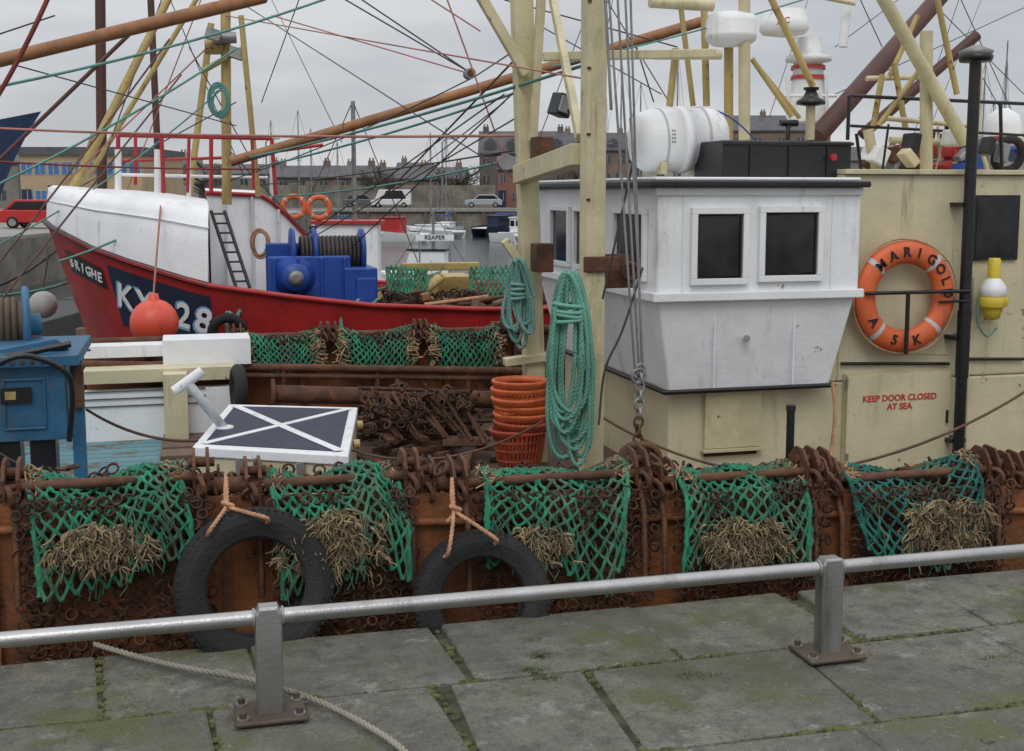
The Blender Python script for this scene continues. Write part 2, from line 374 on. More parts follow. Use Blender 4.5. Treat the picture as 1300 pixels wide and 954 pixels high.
t.box((P(192,0,8.9).x,8.7,P(190,462,8.9).z),(P(305,0,8.9).x,9.05,P(190,429,8.9).z),WHITE)
t.box((P(88,0,8.9).x,8.85,P(190,452,8.9).z),(P(192,0,8.9).x,9.05,P(190,437,8.9).z),WHITE)
t.box((P(190,0,8.3).x,8.35,DZ),(P(222,0,8.3).x,8.5,P(190,478,8.3).z),CREAM)
for i in range(3): q=P(110,490,8.5); t.box((a.x,8.505,q.z-.05-.05*i),(c.x-.2,8.519,q.z-.045-.05*i),BLACK)
t.part('scrap_plates',.006)
random.seed(11)
for i in range(50):
    q=PZ(rnd(455,640),rnd(508,590),DZ+.05); t.obox((q.x,q.y,DZ+rnd(.03,.16)),(rnd(.05,.35),rnd(.02,.08),rnd(.02,.05)),Matrix.Rotation(rnd(0,3),3,'Z')@Matrix.Rotation(rnd(-.3,.3),3,'X'),RUST if i%3 else RUSTD)
# -------- wheelhouse
YS=6.2
Xf=P(835,300,YS).x; Xa=P(1092,300,YS).x; YF=8.55
zr=P(900,238,YS).z; zl=P(950,376,YS).z; zb=P(950,494,YS+.12).z
t.part('wheelhouse',.012)
t.box((Xf,YS,zl),(Xa,YF,zr),WHITE)
i0=.13
t.hexa([(Xf+i0,YS+.12,zb),(Xa-.1,YS+.12,zb),(Xa-.1,YF-.1,zb),(Xf+i0,YF-.1,zb),(Xf+.01,YS+.01,zl-.001),(Xa-.01,YS+.01,zl-.001),(Xa-.01,YF-.01,zl-.001),(Xf+.01,YF-.01,zl-.001)],WHITE)
t.part('wheelhouse_trim',.006)
t.box((Xf-.03,YS-.03,zl-.022),(Xa+.02,YS-.002,zl+.028),WHITE2); t.box((Xf-.03,YS-.001,zl-.022),(Xf-.002,YF,zl+.028),WHITE2)
t.tube([(Xf+i0-.04,YF-.1,zb+.005),(Xf+i0-.04,YS+.09,zb+.005),(Xa-.08,YS+.09,zb+.005)],.014,BLACK,8)
t.part('wheelhouse_roof',.01)
t.box((Xf-.07,YS-.07,zr),(Xa+.02,YF+.06,zr+.035),BLACK); t.box((Xf-.03,YS-.03,zr+.036),(Xa-.02,YF,zr+.055),WHITE)
t.box((Xf-.02,YS-.02,zr-.045),(Xa+.005,YS-.003,zr-.001),WHITE2)
t.part('windows',.004)
def win_y(x0,x1,z0,z1,Y,w,mf,mg):
    t.box((x0,Y-.006,z0),(x1,Y-.001,z1),mg)
    for a_,b_ in (((x0-w,z0-w),(x1+w,z0)),((x0-w,z1),(x1+w,z1+w)),((x0-w,z0+.0005),(x0,z1-.0005)),((x1,z0+.0005),(x1+w,z1-.0005))):
        t.box((a_[0],Y-.03,a_[1]),(b_[0],Y-.001,b_[1]),mf)
def win_x(y0,y1,z0,z1,X,w,mf,mg):
    t.box((X-.006,y0,z0),(X-.001,y1,z1),mg)
    for a_,b_ in (((y0-w,z0-w),(y1+w,z0)),((y0-w,z1),(y1+w,z1+w)),((y0-w,z0+.0005),(y0,z1-.0005)),((y1,z0+.0005),(y1+w,z1-.0005))):
        t.box((X-.03,a_[0],a_[1]),(X-.001,b_[0],b_[1]),mf)
CURT=mat('window_interior',(.016,.018,.02),.07,var=.7,scale=5,bump=0)
RUBS=mat('window_rubber_seal',(.02,.02,.02),.6,bump=0)
for u0,u1,v0,v1 in ((884,942,272,354),(970,1037,270,350)):
    xa_,xb_,z1_,z0_=P(u0,v0,YS).x,P(u1,v0,YS).x,P(u0,v0,YS).z,P(u0,v1,YS).z
    win_y(xa_,xb_,z0_,z1_,YS,.035,WHITE2,CURT)
    t.tube([(xa_+.008,YS-.012,z0_+.008),(xb_-.008,YS-.012,z0_+.008),(xb_-.008,YS-.012,z1_-.008),(xa_+.008,YS-.012,z1_-.008)],.008,RUBS,6,closed=True)
for u0,u1 in ((784,820),(733,762),(703,724)):
    win_x(PX(u1,310,Xf).y,PX(u0,310,Xf).y,1.24,1.58,Xf,.03,WHITE2,CURT)
t.part('wheelhouse_seams')
for u in (866,1055): 
    x=P(u,300,YS).x; t.box((x,YS-.006,zl+.03),(x+.008,YS-.001,zr-.05),WHITE2)
t.cyl(P(948,430,YS+.04),P(948,430,YS+.0),.02,GALV,10)
for u in (905,1005): q=P(u,440,YS+.055); t.box((q.x-.003,YS+.03,zb+.03),(q.x+.003,YS+.06,zl-.05),WHITE)
# -------- lower cream casing
YC=6.42
t.part('deck_casing',.012)
t.box((Xf+.17,YC,DZ),(8.6,8.4,zb-.002),CREAM)
zc=P(1150,222,YC).z
Xc=Xa+.012
t.box((Xa-.1,YC,zb),(Xc-.001,8.4,zl-.2),CREAM)
t.box((Xc,YC,zb+.001),(8.6,8.42,zc),CREAM)
t.part('casing_cap',.004); t.box((Xc,YC-.03,zc+.001),(8.65,8.45,zc+.03),CREAM)
t.part('casing_fittings',.005)
q0=P(893,492,YC);q1=P(962,565,YC); t.box((q0.x,YC-.035,q1.z),(q1.x,YC-.001,q0.z-.02),CREAM2)
t.box((q0.x-.012,YC-.05,q1.z-.022),(q1.x+.012,YC-.001,q1.z-.003),CREAM2); t.box((q0.x+.01,YC-.01,q1.z-.05),(q1.x-.01,YC-.001,q1.z-.0225),RUST)
q0=P(1077,478,YC-.05);q1=P(1203,592,YC-.05); t.box((q0.x,YC-.05,q1.z),(q1.x,YC-.02,q0.z),CREAM)
t.box((q0.x-.008,YC-.019,q1.z),(q1.x+.008,YC-.001,q0.z+.008),CREAM2)
dm=(q0+q1)/2; t.box((q1.x-.03,YC-.07,dm.z-.02),(q1.x-.022,YC-.05,dm.z+.06),BLACK)
for yy in (486,580):
    q=P(1077,yy,YC-.05); t.cyl((q.x-.01,YC-.05,q.z-.02),(q.x-.01,YC-.05,q.z+.02),.01,GALV,8)
t.text('KEEP DOOR CLOSED\nAT SEA',faceM((dm.x,YC-.053,P(1135,509,YC).z)),.053,REDTXT,.001)
for (u0,v0,u1,v1) in ((1068,462,1205,462),(1225,456,1300,456)):
    t.tube([P(u0,v0,YC-.02),P(u1,v1,YC-.02)],.01,BLACK,6)
t.tube([P(1237,225,YC-.005),P(1226,570,YC-.005)],.007,CREAM2,6)
for v in (300,420,540): t.tube([P(1100,v+30,YC-.004),P(1205,v+30,YC-.004)],.003,CREAM2,5)
t.part('aft_window',.02)
q0=P(1235,248,YC);q1=P(1289,330,YC)
t.box((q0.x,YC-.02,q1.z),(q1.x,YC-.001,q0.z),BLACK); t.box((q0.x+.02,YC-.024,q1.z+.02),(q1.x-.02,YC-.021,q0.z-.02),CURT)
t.part('exhaust_pipe')
a=P(1240,80,YC-.12)
xp=P(1222,450,YC-.12).x
t.tube([(xp,YC-.12,P(1222,572,YC-.12).z),(xp,YC-.12,a.z)],[.034]*2,BLACK,14)
t.tube([(xp,YC-.12,P(1222,480,YC-.12).z),(xp,YC-.12,P(1222,395,YC-.12).z)],.040,BLACK,14)
t.lathe([(.03,0),(.09,.0),(.10,.03),(.07,.06),(.01,.08)],(xp,YC-.12,a.z+.005),(0,0,1),BLACK,20)
t.lathe([(.09,0),(.1,.02),(.02,.055)],(xp,YC-.12,a.z+.045),(0,0,1),GALV,20)
for v in (260,430,560): q=P(1222,v,YC-.12); t.box((xp-.05,YC-.12,q.z-.012),(xp+.05,YC-.001,q.z+.012),BLACK)
t.tube([(xp,YC-.12,P(1222,572,YC-.12).z),(xp-.03,YC-.12,P(1222,590,YC-.12).z)],.034,BLACK,12)
t.part('small_stub_pipe'); 
q=P(1003,560,5.4); t.tube([(q.x,5.4,DZ),(q.x,5.4,P(1003,520,5.4).z)],.02,BLACK,12); t.lathe([(.024,0),(.024,.03)],(q.x,5.4,P(1003,522,5.4).z),(0,0,1),BLACK,12)
# -------- gantry
t.part('gantry',.006)
pB=P(752,300,5.85); pA=P(672,300,7.2)
t.box((pB.x-.05,5.79,DZ),(pB.x+.05,5.91,4.3),CREAM2)
t.box((pB.x-.07,5.77,P(752,345,5.85).z),(pB.x+.12,5.785,P(752,325,5.85).z),RUST)
t.beam((pA.x+.05,7.2,DZ),(pA.x-.11,7.2,4.5),.12,.1,CREAM2)
t.beam(P(662,222,7.15),P(738,196,5.95),.11,.11,CREAM2)
t.beam(P(700,-10,7.1),P(736,175,5.95),.04,.05,CREAM2)
t.beam(P(688,-20,7.1),P(676,180,7.1),.05,.05,CREAM2)
t.beam(P(690,72,6.6),P(908,68,6.6),.05,.05,CREAM2)
t.beam(P(610,-5,7.1),P(668,95,7.1),.06,.05,CREAM2)
t.beam(P(640,305,7.2),P(668,345,7.2),.05,.05,CREAM2)
for vv in (185,320): 
    q=P(690,vv,7.0); t.box((q.x-.06,6.95,q.z-.12),(q.x+.05,7.08,q.z+.05),RUST)
t.beam(P(640,460,7.15),P(700,452,7.15),.08,.05,CREAM2)
t.part('gantry_sheave')
q=P(785,345,5.95); t.obox(q,(.15,.03,.17),Matrix.Identity(3),RUST); t.obox(q+V((0,.1,0)),(.15,.03,.17),Matrix.Identity(3),RUST); t.torus(q+V((.02,.05,0)),(0,1,0),.06,.025,RUST); t.torus(P(800,345,5.88),(0,1,0),.04,.015,RUST)
for k in range(9):
    z=.7+k*.32; t.box((pB.x-.055,5.782,z),(pB.x-.035,5.789,z+.012),RUST)
t.part('floodlight',.01)
q=P(712,134,6.4); t.obox(q,(.09,.1,.12),Matrix.Rotation(.3,3,'Y')@Matrix.Rotation(.3,3,'Z'),BLACK); t.obox(q+V((.01,-.06,0)),(.07,.015,.09),Matrix.Rotation(.3,3,'Y'),GALV); t.tube([q,q+V((.08,-.2,-.1))],.012,BLACK,6)
# -------- roof gear
t.part('roof_box',.01)
q0=P(918,178,6.5);q1=P(1080,220,6.5); t.box((q0.x,6.5,zr+.057),(q1.x,6.9,q0.z),BLACK)
t.box((q0.x-.01,6.485,q0.z-.025),(q1.x+.01,6.499,q0.z-.005),BLACK)
for k in (.2,.5,.8): x=lerp(q0.x,q1.x,k); t.box((x,6.488,zr+.06),(x+.012,6.499,q0.z-.026),BLACK)
q=P(1056,200,6.48); t.cyl(q,q-V((0,.03,0)),.02,REDP,12)
q=P(1028,178,6.7); t.part('mushroom_vent'); t.tube([q,(q.x,q.y,P(1028,128,6.7).z)],.028,CREAM2,12); t.lathe([(.03,0),(.085,.01),(.085,.03),(.05,.05),(.03,.09),(.045,.095),(.045,.11)],(q.x,q.y,P(1028,135,6.7).z),(0,0,1),BLACK,20)
q=P(1000,178,6.7); t.tube([q,q+V((0,0,.08)),q+V((.05,0,.1))],.015,BLACK,8); t.tube([q+V((-.05,0,.1)),q+V((.06,0,.1))],.02,BLACK,8)
t.part('masts_and_braces')
def bm(u0,v0,u1,v1,Y,wpx,m,Y2=None):
    p=P(u0,v0,Y); q=P(u1,v1,Y2 or Y); w=wpx*Y/F/ .95
    t.tube([p,q],w/2,m,12)
bm(945,-20,945,178,7.4,15,CREAM2); bm(925,60,925,180,7.6,12,YEL)
bm(893,-20,897,135,7.8,9,YEL); bm(858,62,850,135,7.8,9,YEL); bm(862,-10,880,135,7.9,7,YEL)
bm(825,3,905,8,7.5,14,CREAM2); bm(830,70,915,70,7.4,12,CREAM2)
bm(955,75,1005,148,7.4,7,YEL); bm(975,-10,1032,110,7.5,9,YEL); bm(958,80,1015,150,7.7,6,YEL)
bm(1118,-8,1226,182,6.9,18,CREAM2)
bm(1102,165,1112,220,7.2,14,CREAM2); bm(1176,40,1176,225,7.0,17,CREAM2); bm(1178,75,1115,160,7.2,7,YEL); bm(1190,0,1215,120,7.6,8,YEL); bm(1120,95,1108,165,7.3,8,YEL)
bm(1135,80,1150,165,7.5,8,YEL); bm(1165,20,1128,100,7.6,7,YEL)
bm(1080,122,1300,132,7.2,5,BLACK); bm(1120,150,1230,160,7.4,7,CREAM2); bm(1130,178,1215,182,7.2,9,CREAM2)
bm(1245,85,1242,220,7.8,6,CREAM2); bm(1100,100,1175,98,7.6,7,CREAM2)
bm(1200,125,1205,222,7.6,6,BLACK); bm(1078,122,1076,178,7.0,5,BLACK); bm(1270,130,1272,222,7.2,5,BLACK); bm(1080,160,1300,172,7.2,4,BLACK)
bm(1010,-10,1085,5,7.8,6,CREAM2); bm(1075,10,1070,60,7.9,12,WHITE2); bm(1000,95,1000,150,7.9,5,WHITE2); bm(1048,95,1050,150,7.9,5,WHITE2); bm(985,122,1062,122,7.9,4,WHITE2)
t.part('derrick_booms')
bm(1036,175,1200,-12,7.6,26,DBROWN,8.4); bm(1094,172,1240,45,8.2,15,DBROWN)
t.part('radar_and_domes')
q=P(928,48,7.5); t.lathe([(.03,-.06),(.12,-.05),(.16,-.02),(.165,0),(.17,.01),(.165,.02),(.165,.10),(.15,.14),(.08,.16),(.01,.165)],q,(0,0,1),WHITE2,28)
q=P(995,38,7.9); t.lathe([(.03,-.05),(.15,-.03),(.17,0),(.16,.08),(.15,.085),(.15,.13),(.01,.15)],q,(0,0,1),WHITE2,28); 
t.text('JRC',faceM(P(995,26,7.72)),.06,REDTXT,.001)
q=P(1024,155,8.0); zq=P(1024,48,8.0).z; hh=zq-q.z
t.lathe([(.14,0),(.12,hh*.35),(.10,hh*.7),(.16,hh*.72),(.16,hh*.78),(.09,hh*.8),(.085,hh)],q,(0,0,1),WHITE2,24)
for k in (.5,.62): t.lathe([(.122,hh*k),(.118,hh*(k+.05))],q,(0,0,1),REDP,24,caps=False)
q=P(1200,190,7.4); t.obox(q,(.2,.15,.1),Matrix.Identity(3),REDP)
q=P(1232,200,7.3); t.obox(q,(.12,.12,.16),Matrix.Identity(3),BLUE)
q=P(1272,180,8.2); t.lathe([(.14,0),(.14,.12),(.12,.2),(.04,.25)],q,(0,0,1),WHITE2,24)
t.torus(P(1280,197,7.5),(0,1,.2),.11,.03,RUB)
t.part('aft_clutter',.01)
random.seed(5)
for i in range(34):
    q=P(rnd(1090,1300),rnd(175,218),rnd(6.8,8)); t.obox(q,(rnd(.03,.16),rnd(.05,.2),rnd(.03,.13)),Matrix.Rotation(rnd(0,1),3,'Y'),random.choice([BLACK,REDP,GALV,CREAM2,BLUE,RUST,WHITE2]))
for i in range(12):
    q=P(rnd(1090,1300),218,rnd(6.8,7.8)); q2=q+V((rnd(-.1,.1),0,rnd(.08,.3))); t.tube([q,q2],rnd(.006,.016),random.choice([BLACK,WHITE2,CREAM2,GALV]),6)
t.finish()
b=B('liferaft_canister')
b.part('canister')
c0=P(803,180,7.0);c1=P(918,176,7.0); LL=(c1-c0).length; R=.19
pr=[(.01,0),(.08,.005),(.15,.025),(R-.01,.07),(R,.12),(R,LL/2-.03),(R+.012,LL/2-.03),(R+.012,LL/2+.03),(R,LL/2+.03),(R,LL-.12),(R-.01,LL-.07),(.15,LL-.025),(.08,LL-.005),(.01,LL)]
b.lathe(pr,c0,c1-c0,WHITE2,32)
b.part('straps')
for k in (.27,.73): b.lathe([(R+.002,LL*k-.006),(R+.004,LL*k-.006),(R+.004,LL*k+.006),(R+.002,LL*k+.006)],c0,c1-c0,SILV,32,caps=False)
b.part('cradle',.005)
for k in (.25,.75):
    q=c0.lerp(c1,k); b.box((q.x-.02,6.85,1.81),(q.x+.02,7.15,q.z-.13),CREAM2)
for i in range(5): b.text('III III',faceM(c0.lerp(c1,.32)+V((0,-R-.002+.002*abs(i-2)**2,.05-i*.022))),.014,BLACK,.0005)
b.finish()
def lifebuoy(c,R,letters=True,m=ORGB,name='lifebuoy'):
    b=B(name); b.part('ring')
    r=R*.205; Rm=R-r
    n=64
    for k in range(n):
        a0=2*math.pi*k/n; a1=2*math.pi*(k+1)/n
        deg=(math.degrees(a0)+2)%90
        mm=SILV if 42<=deg<=52 else m
        vs=[]
        for a in (a0,a1):
            d=V((math.cos(a),0,math.sin(a)))
            for j in range(12):
                q=2*math.pi*j/12; vs.append(V(c)+d*(Rm+math.cos(q)*r)+V((0,math.sin(q)*r*.62,0)))
        b.add(vs,[(j,(j+1)%12,12+(j+1)%12,12+j) for j in range(12)],mm,True)
    if letters:
        for ch,deg in zip('MARIGOLD',(128,108,88,70,50,32,15,-2)):
            a=math.radians(deg+6); d=V((math.cos(a),0,math.sin(a))); tx=V((math.sin(a),0,-math.cos(a)))
            b.text(ch,faceM(V(c)+d*Rm+V((0,-r*.62-.001,0)),tx,d),r*1.2,BLACK,.003)
        for ch,deg in zip('A 5K',(212,230,252,285)):
            a=math.radians(deg); d=V((math.cos(a),0,math.sin(a))); tx=V((-math.sin(a),0,math.cos(a)))
            b.text(ch,faceM(V(c)+d*Rm+V((0,-r*.62-.001,0)),tx,-d),r*1.2,BLACK,.003)
        b.part('grab_line'); 
        b.tube([V(c)+V((math.cos(2*math.pi*i/40)*(R+.010+.006*math.sin(i*.6)),-.01,math.sin(2*math.pi*i/40)*(R+.010+.006*math.sin(i*.6)))) for i in range(40)],.005,ROPEO,6,closed=True)
    return b
cL=P(1148,377,YC-.1)
RL=(P(1211,377,YC-.1).x-P(1085,377,YC-.1).x)/2
b=lifebuoy(cL,RL)
b.part('bracket'); zz=cL.z+.03
b.tube([(cL.x-.29,YC-.16,zz),(xp,YC-.16,zz)],.011,BLACK,8); b.tube([(cL.x-.02,YC-.17,zz),(cL.x-.02,YC-.17,cL.z-.33)],.013,BLACK,8); b.tube([(cL.x+.2,YC-.15,zz-.06),(xp,YC-.15,zz-.06)],.008,BLACK,8)
b.finish()
b=B('lifebuoy_light_float'); q=P(1260,385,YC-.12)
b.lathe([(.02,-.10),(.045,-.09),(.06,-.04),(.062,-.02)],q,(0,0,1),YELB,20); b.lathe([(.085,-.02),(.09,0),(.09,.025),(.085,.04)],q,(0,0,1),YELB,20); b.lathe([(.07,.041),(.08,.05),(.075,.1),(.045,.14),(.035,.15)],q,(0,0,1),WHITE2,20)
b.lathe([(.036,.15),(.038,.26),(.03,.27)],q,(0,0,1),YELB,16)
b.tube(cat([q+V((-.09,0,.05)),q+V((-.1,0,-.1)),q+V((-.03,0,-.2)),q+V((.04,0,-.15))]),.006,TEALR,6)
b.box((q.x-.1,YC-.05,q.z-.1),(q.x-.085,YC-.001,q.z+.15),GALV); b.box((q.x+.085,YC-.05,q.z-.1),(q.x+.1,YC-.001,q.z+.15),GALV)
b.finish()
# ---------------------------------------------------------------- scallop dredges
def netpatch(b,surf,nu,nv,r,m,jit=.018,n=5,m2=None):
    def pt(s,tt):
        p=surf(s,tt); w=noise.noise_vector(p*7)*jit+noise.noise_vector(p*29)*jit*.55; return p+V((w.x,w.y*.9,w.z))
    for k in range(nu+1):
        for side in (1,-1):
            pts=[]
            for i in range(nv+1):
                s_=(k+side*.5*(i%2))/nu
                s_=min(1,max(0,s_)); pts.append(pt(s_,i/nv))
            q=[]
            for i,p in enumerate(pts[:-1]):
                q+= [p, p.lerp(pts[i+1],.5)+V((rnd(-.002,.002),-.001,-.004))]
            q.append(pts[-1]); mm=m2 if (m2 and random.random()<.25) else m
            b.tube(q,[r*1.45*rnd(.9,1.15) if i%2==0 else r*.85 for i in range(len(q))],mm,n)
def fray(b,c,w,h,n,Y):
    sd=c.x*3.1
    cnt=0
    while cnt<n:
        a=rnd(-1.15,1.15); bb=rnd(-1.1,1)
        if a*a+bb*bb+1.5*noise.noise(V((a*2.2+sd,bb*2.2,sd)))>.8: 
            if random.random()<.95: cnt+=.2; continue
        cnt+=1
        p=V((c.x+a*w,Y+rnd(-.025,.03),c.z+bb*h)); q=[p]; d=V((a*.5+rnd(-1,1),rnd(-.5,.1),rnd(-1.1,.1)))
        st=rnd(.007,.016); mm=FRAY if random.random()<.6 else FRAYD; rr=rnd(.6,1.25)
        for i in range(5):
            d+=V((rnd(-.9,.9),rnd(-.25,.28),rnd(-.9,.35))); d.normalize(); p=p+d*st; q.append(p)
        b.tube(q,[x*rr for x in (.0045,.0042,.004,.0036,.003,.002)],mm,3)
def chainmat(b,x0,x1,z0,z1,Y,R=.021):
    nr=int((z0-z1)/(R*1.75)); nc=max(1,int((x1-x0)/(R*2.0)))
    for i in range(nr):
        for j in range(nc+1):
            fr=i/nr
            if random.random()<.06: continue
            xc=(x0+x1)/2; x=x0+(x1-x0)*(j+(i%2)*.5)/nc; x=xc+(x-xc)*(1-.14*fr*(1+.6*math.sin(xc*7)))
            p=V((x+rnd(-.009,.009),Y+rnd(-.016,.016)-.02*math.sin(fr*5+x*9),z0-i*R*1.75+rnd(-.008,.008)))
            nm=V((rnd(-.9,.9),-1,rnd(-.9,.9)))
            b.torus(p,nm,R*rnd(.85,1.1),R*.24,RUSTD if random.random()<.8 else RUST,10,4)
def bracket(b,x,Y,z,s=1):
    for dx in (-.022,.022):
        pts=[(x+dx*s,Y-.07*s,z-.05*s),(x+dx*s,Y+.06*s,z-.06*s),(x+dx*s,Y+.07*s,z+.03*s),(x+dx*s,Y+.02*s,z+.075*s),(x+dx*s,Y-.04*s,z+.07*s),(x+dx*s,Y-.08*s,z+.02*s)]
        b.prism(pts,(.011*s,0,0),RUST)
    b.cyl((x-.035*s,Y-.01,z+.03*s),(x+.05*s,Y-.01,z+.03*s),.016*s,RUST,8)
    b.cyl((x-.03*s,Y-.05*s,z-.01*s),(x+.045*s,Y-.05*s,z-.01*s),.012*s,RUST,8)
    b.torus((x+.005,Y-.09*s,z-.03*s),(1,0.3,.2),.03*s,.009*s,RUST,12,6)
random.seed(21)
D=[(35,236,738,GNET,(128,692),(52,27),.9,.8),(347,510,735,GNET,(422,690),(60,42),1.4,.7),(612,808,724,GNET,(690,690),(38,26),.3,1.0),(862,1028,716,GNET,(946,684),(60,32),1.1,.6),(1088,1262,706,TNET,(1204,668),(62,40),1.5,.9)]
for i,(u0,u1,vb,m,fc,fs,fa,ph) in enumerate(D):
    b=B('scallop_dredge'); x0=P(u0,650,4.74).x; x1=P(u1,650,4.74).x; z0=zt((x0+x1)/2); zlow=P((u0+u1)/2,vb,4.7).z
    ph=ph*5+i
    def surf(s,tt,x0=x0,x1=x1,z0=z0,zlow=zlow,ph=ph):
        prof=[V((0,5.14,z0+.0)),V((0,5.02,z0+.06)),V((0,4.92,z0+.07)),V((0,4.82,z0+.03)),V((0,4.75,z0-.05)),V((0,4.715,z0-.16)),V((0,4.70,zlow))]
        k=tt*(len(prof)-1)*.999; a=int(k); p=prof[a].lerp(prof[a+1],k-a)
        w=1-.09*tt*(1+math.sin(ph)); xm=(x0+x1)/2
        bot=(.045*math.sin(s*5+ph)+.02*math.sin(s*13+ph))*tt
        return V((xm+(x0+(x1-x0)*s-xm)*w+.03*math.sin(tt*4+ph),p.y-.022*math.sin(s*11+ph+tt*3)-.012*math.sin(s*23),p.z-.035*math.sin(s*math.pi)*(1 if tt<.6 else .4)+bot-.015*math.sin(s*9+ph)))
    b.part('net_back'); netpatch(b,surf,11,21,.0076,m,m2=GNET2)
    b.part('net_edge_rope')
    for s_ in (0,1): b.tube([surf(s_,k/16)+V((rnd(-.006,.006),0,0)) for k in range(17)],.010,m,6)
    b.tube([surf(k/14,0.0)+V((0,0,.01)) for k in range(15)],.016,RUST,8)
    for s_ in (.03,.97):
        for j in range(60):
            q=surf(s_+rnd(-.04,.04),rnd(.1,.45)); b.tube([q,q+V((rnd(-.03,.03),rnd(-.03,0),rnd(-.01,.03))),q+V((rnd(-.05,.05),rnd(-.05,0),rnd(-.05,.01)))],.004,random.choice([ROPEO,FRAY,FRAYD]),4)
    for j in range(60):
        q=surf(rnd(0,1),rnd(.5,1)); b.tube([q,q+V((rnd(-.02,.02),-.02,-.02)),q+V((rnd(-.03,.03),-.02,-.06))],.003,random.choice([m,GNET2]),3)
    b.part('chafer'); cf=P(fc[0],fc[1],4.68); k=4.7/F
    fray(b,cf,fs[0]*k,fs[1]*k,int(1100*fa),4.685)
    b.part('ring_belly'); 
    chainmat(b,x0-.0,x1+.01,z0-.02,-.45+(.15 if i>2 else 0),4.775)
    b.part('frame')
    b.tube([(x0-.05,4.86,z0+.035),(x1+.05,4.86,z0+.035)],.02,RUST,8)
    b.tube([(x0-.04,5.1,z0-.02),(x1+.04,5.1,z0-.02)],.022,RUST,8)
    for xx in (x0-.075,x1+.055): bracket(b,xx,4.92,z0+.045,1.2)
    for xx in (x0-.05,x1+.05): b.tube([(xx,5.14,z0-.12),(xx,5.1,z0-.02),(xx,4.86,z0+.035),(xx,4.78,z0-.12),(xx,4.76,z0-.4)],.013,RUST,6)
    b.finish()
b=B('dredge_shackles')
random.seed(4)
for (u0,u1) in ((-60,30),(240,345),(515,608),(812,858),(1032,1084),(1268,1330)):
    a=P(u0,610,4.9).x; c=P(u1,610,4.9).x; nn_=max(2,int((c-a)/.11))
    for i in range(nn_):
        x=lerp(a,c,(i+.5)/nn_)+rnd(-.02,.02); z=zt(x)
        bracket(b,x,4.95+rnd(-.03,.04),z+rnd(.0,.05),rnd(.8,1.25))
        for k in range(5): b.torus((x+rnd(-.06,.06),4.92+rnd(-.08,.1),z+rnd(-.08,.08)),(rnd(-1,1),rnd(-1,1),rnd(-1,1)),rnd(.02,.035),.009,RUST,12,5)
b.part('loose_chain')
for (u0,u1) in ((236,256),(1016,1046),(800,822),(500,516),(1256,1280),(20,38)):
    a=P(u0,610,4.78).x; c=P(u1,610,4.78).x; chainmat(b,a,c,zt(a)-.0,-.1,4.79)
b.part('inner_chain_tangle')
for i in range(900):
    x=rnd(-2.4,5.8); b.torus((x,5.0+rnd(-.06,.16),zt(x)+rnd(-.12,.035)),(rnd(-1,1),rnd(-1,1),rnd(-1,1)),.025,.006,RUSTD if i%3 else RUST,8,4)
b.finish()
random.seed(9)
for (u0,u1) in ((312,404),(433,524),(549,636)):
    b=B('scallop_dredge'); x0=P(u0,440,9.0).x; x1=P(u1,440,9.0).x; z0=far; zlow=P(u0,466,8.98).z
    def surf(s,tt,x0=x0,x1=x1):
        prof=[V((0,9.34,z0-.1)),V((0,9.25,z0+.02)),V((0,9.13,z0+.055)),V((0,9.03,z0-.02)),V((0,9.0,z0-.1)),V((0,8.99,zlow))]
        k=tt*4.999; a=int(k); p=prof[a].lerp(prof[a+1],k-a); return V((x0+(x1-x0)*s,p.y,p.z-.04*math.sin(s*3.14)))
    b.part('net_back'); netpatch(b,surf,12,18,.009,GNET,m2=GNET2)
    b.part('frame')
    for s_ in (0,1):
        for j in range(50):
            q=surf(s_,rnd(.3,.95)); b.tube([q,q+V((rnd(-.05,.05),rnd(-.04,0),rnd(-.02,.03))),q+V((rnd(-.07,.07),rnd(-.05,0),rnd(-.06,.01)))],.006,random.choice([ROPEO,FRAY,FRAYD]),4)
    for xx in (x0-.06,x1+.05): bracket(b,xx,9.12,z0+.03,1.1)
    chainmat(b,x0-.05,x1+.05,z0,z0-.25,9.06,.025)
    b.finish()
b=B('chain_ring_heap'); random.seed(12)
c=PZ(515,545,.06)
for i in range(800):
    a=rnd(0,6.28); r=abs(random.gauss(0,.5)); h=max(0,.30*(1-r*1.3)); 
    if r>.85: continue
    b.torus((c.x+math.cos(a)*r*.62,c.y+.25+math.sin(a)*r*.7,DZ+.02+h*rnd(.5,1)),(rnd(-1,1),rnd(-1,1),rnd(-.2,1)),.03,.0075,RUST if i%2 else RUSTD,8,4)
p0=P(455,493,7.75)
for i in range(12):
    q=p0+V((i*.055+rnd(-.015,.015),-.02*i,-.02+rnd(-.02,.02))); b.tube([q,q+V((.18+rnd(-.07,.07),-.25,-.28))],.014,RUST,6)
for i in range(5): q=p0+V((.03*i,-.05*i,-.05*i)); b.tube([q,q+V((.62+rnd(-.1,.1),-.12,-.02+rnd(-.04,.04)))],.014,RUSTD,6)
for i in range(160): b.torus(p0+V((rnd(0,.75),-rnd(0,.35),-rnd(0,.3))),(rnd(-1,1),rnd(-1,1),rnd(-1,1)),.026,.007,RUSTD if i%2 else RUST,8,4)
b.finish()
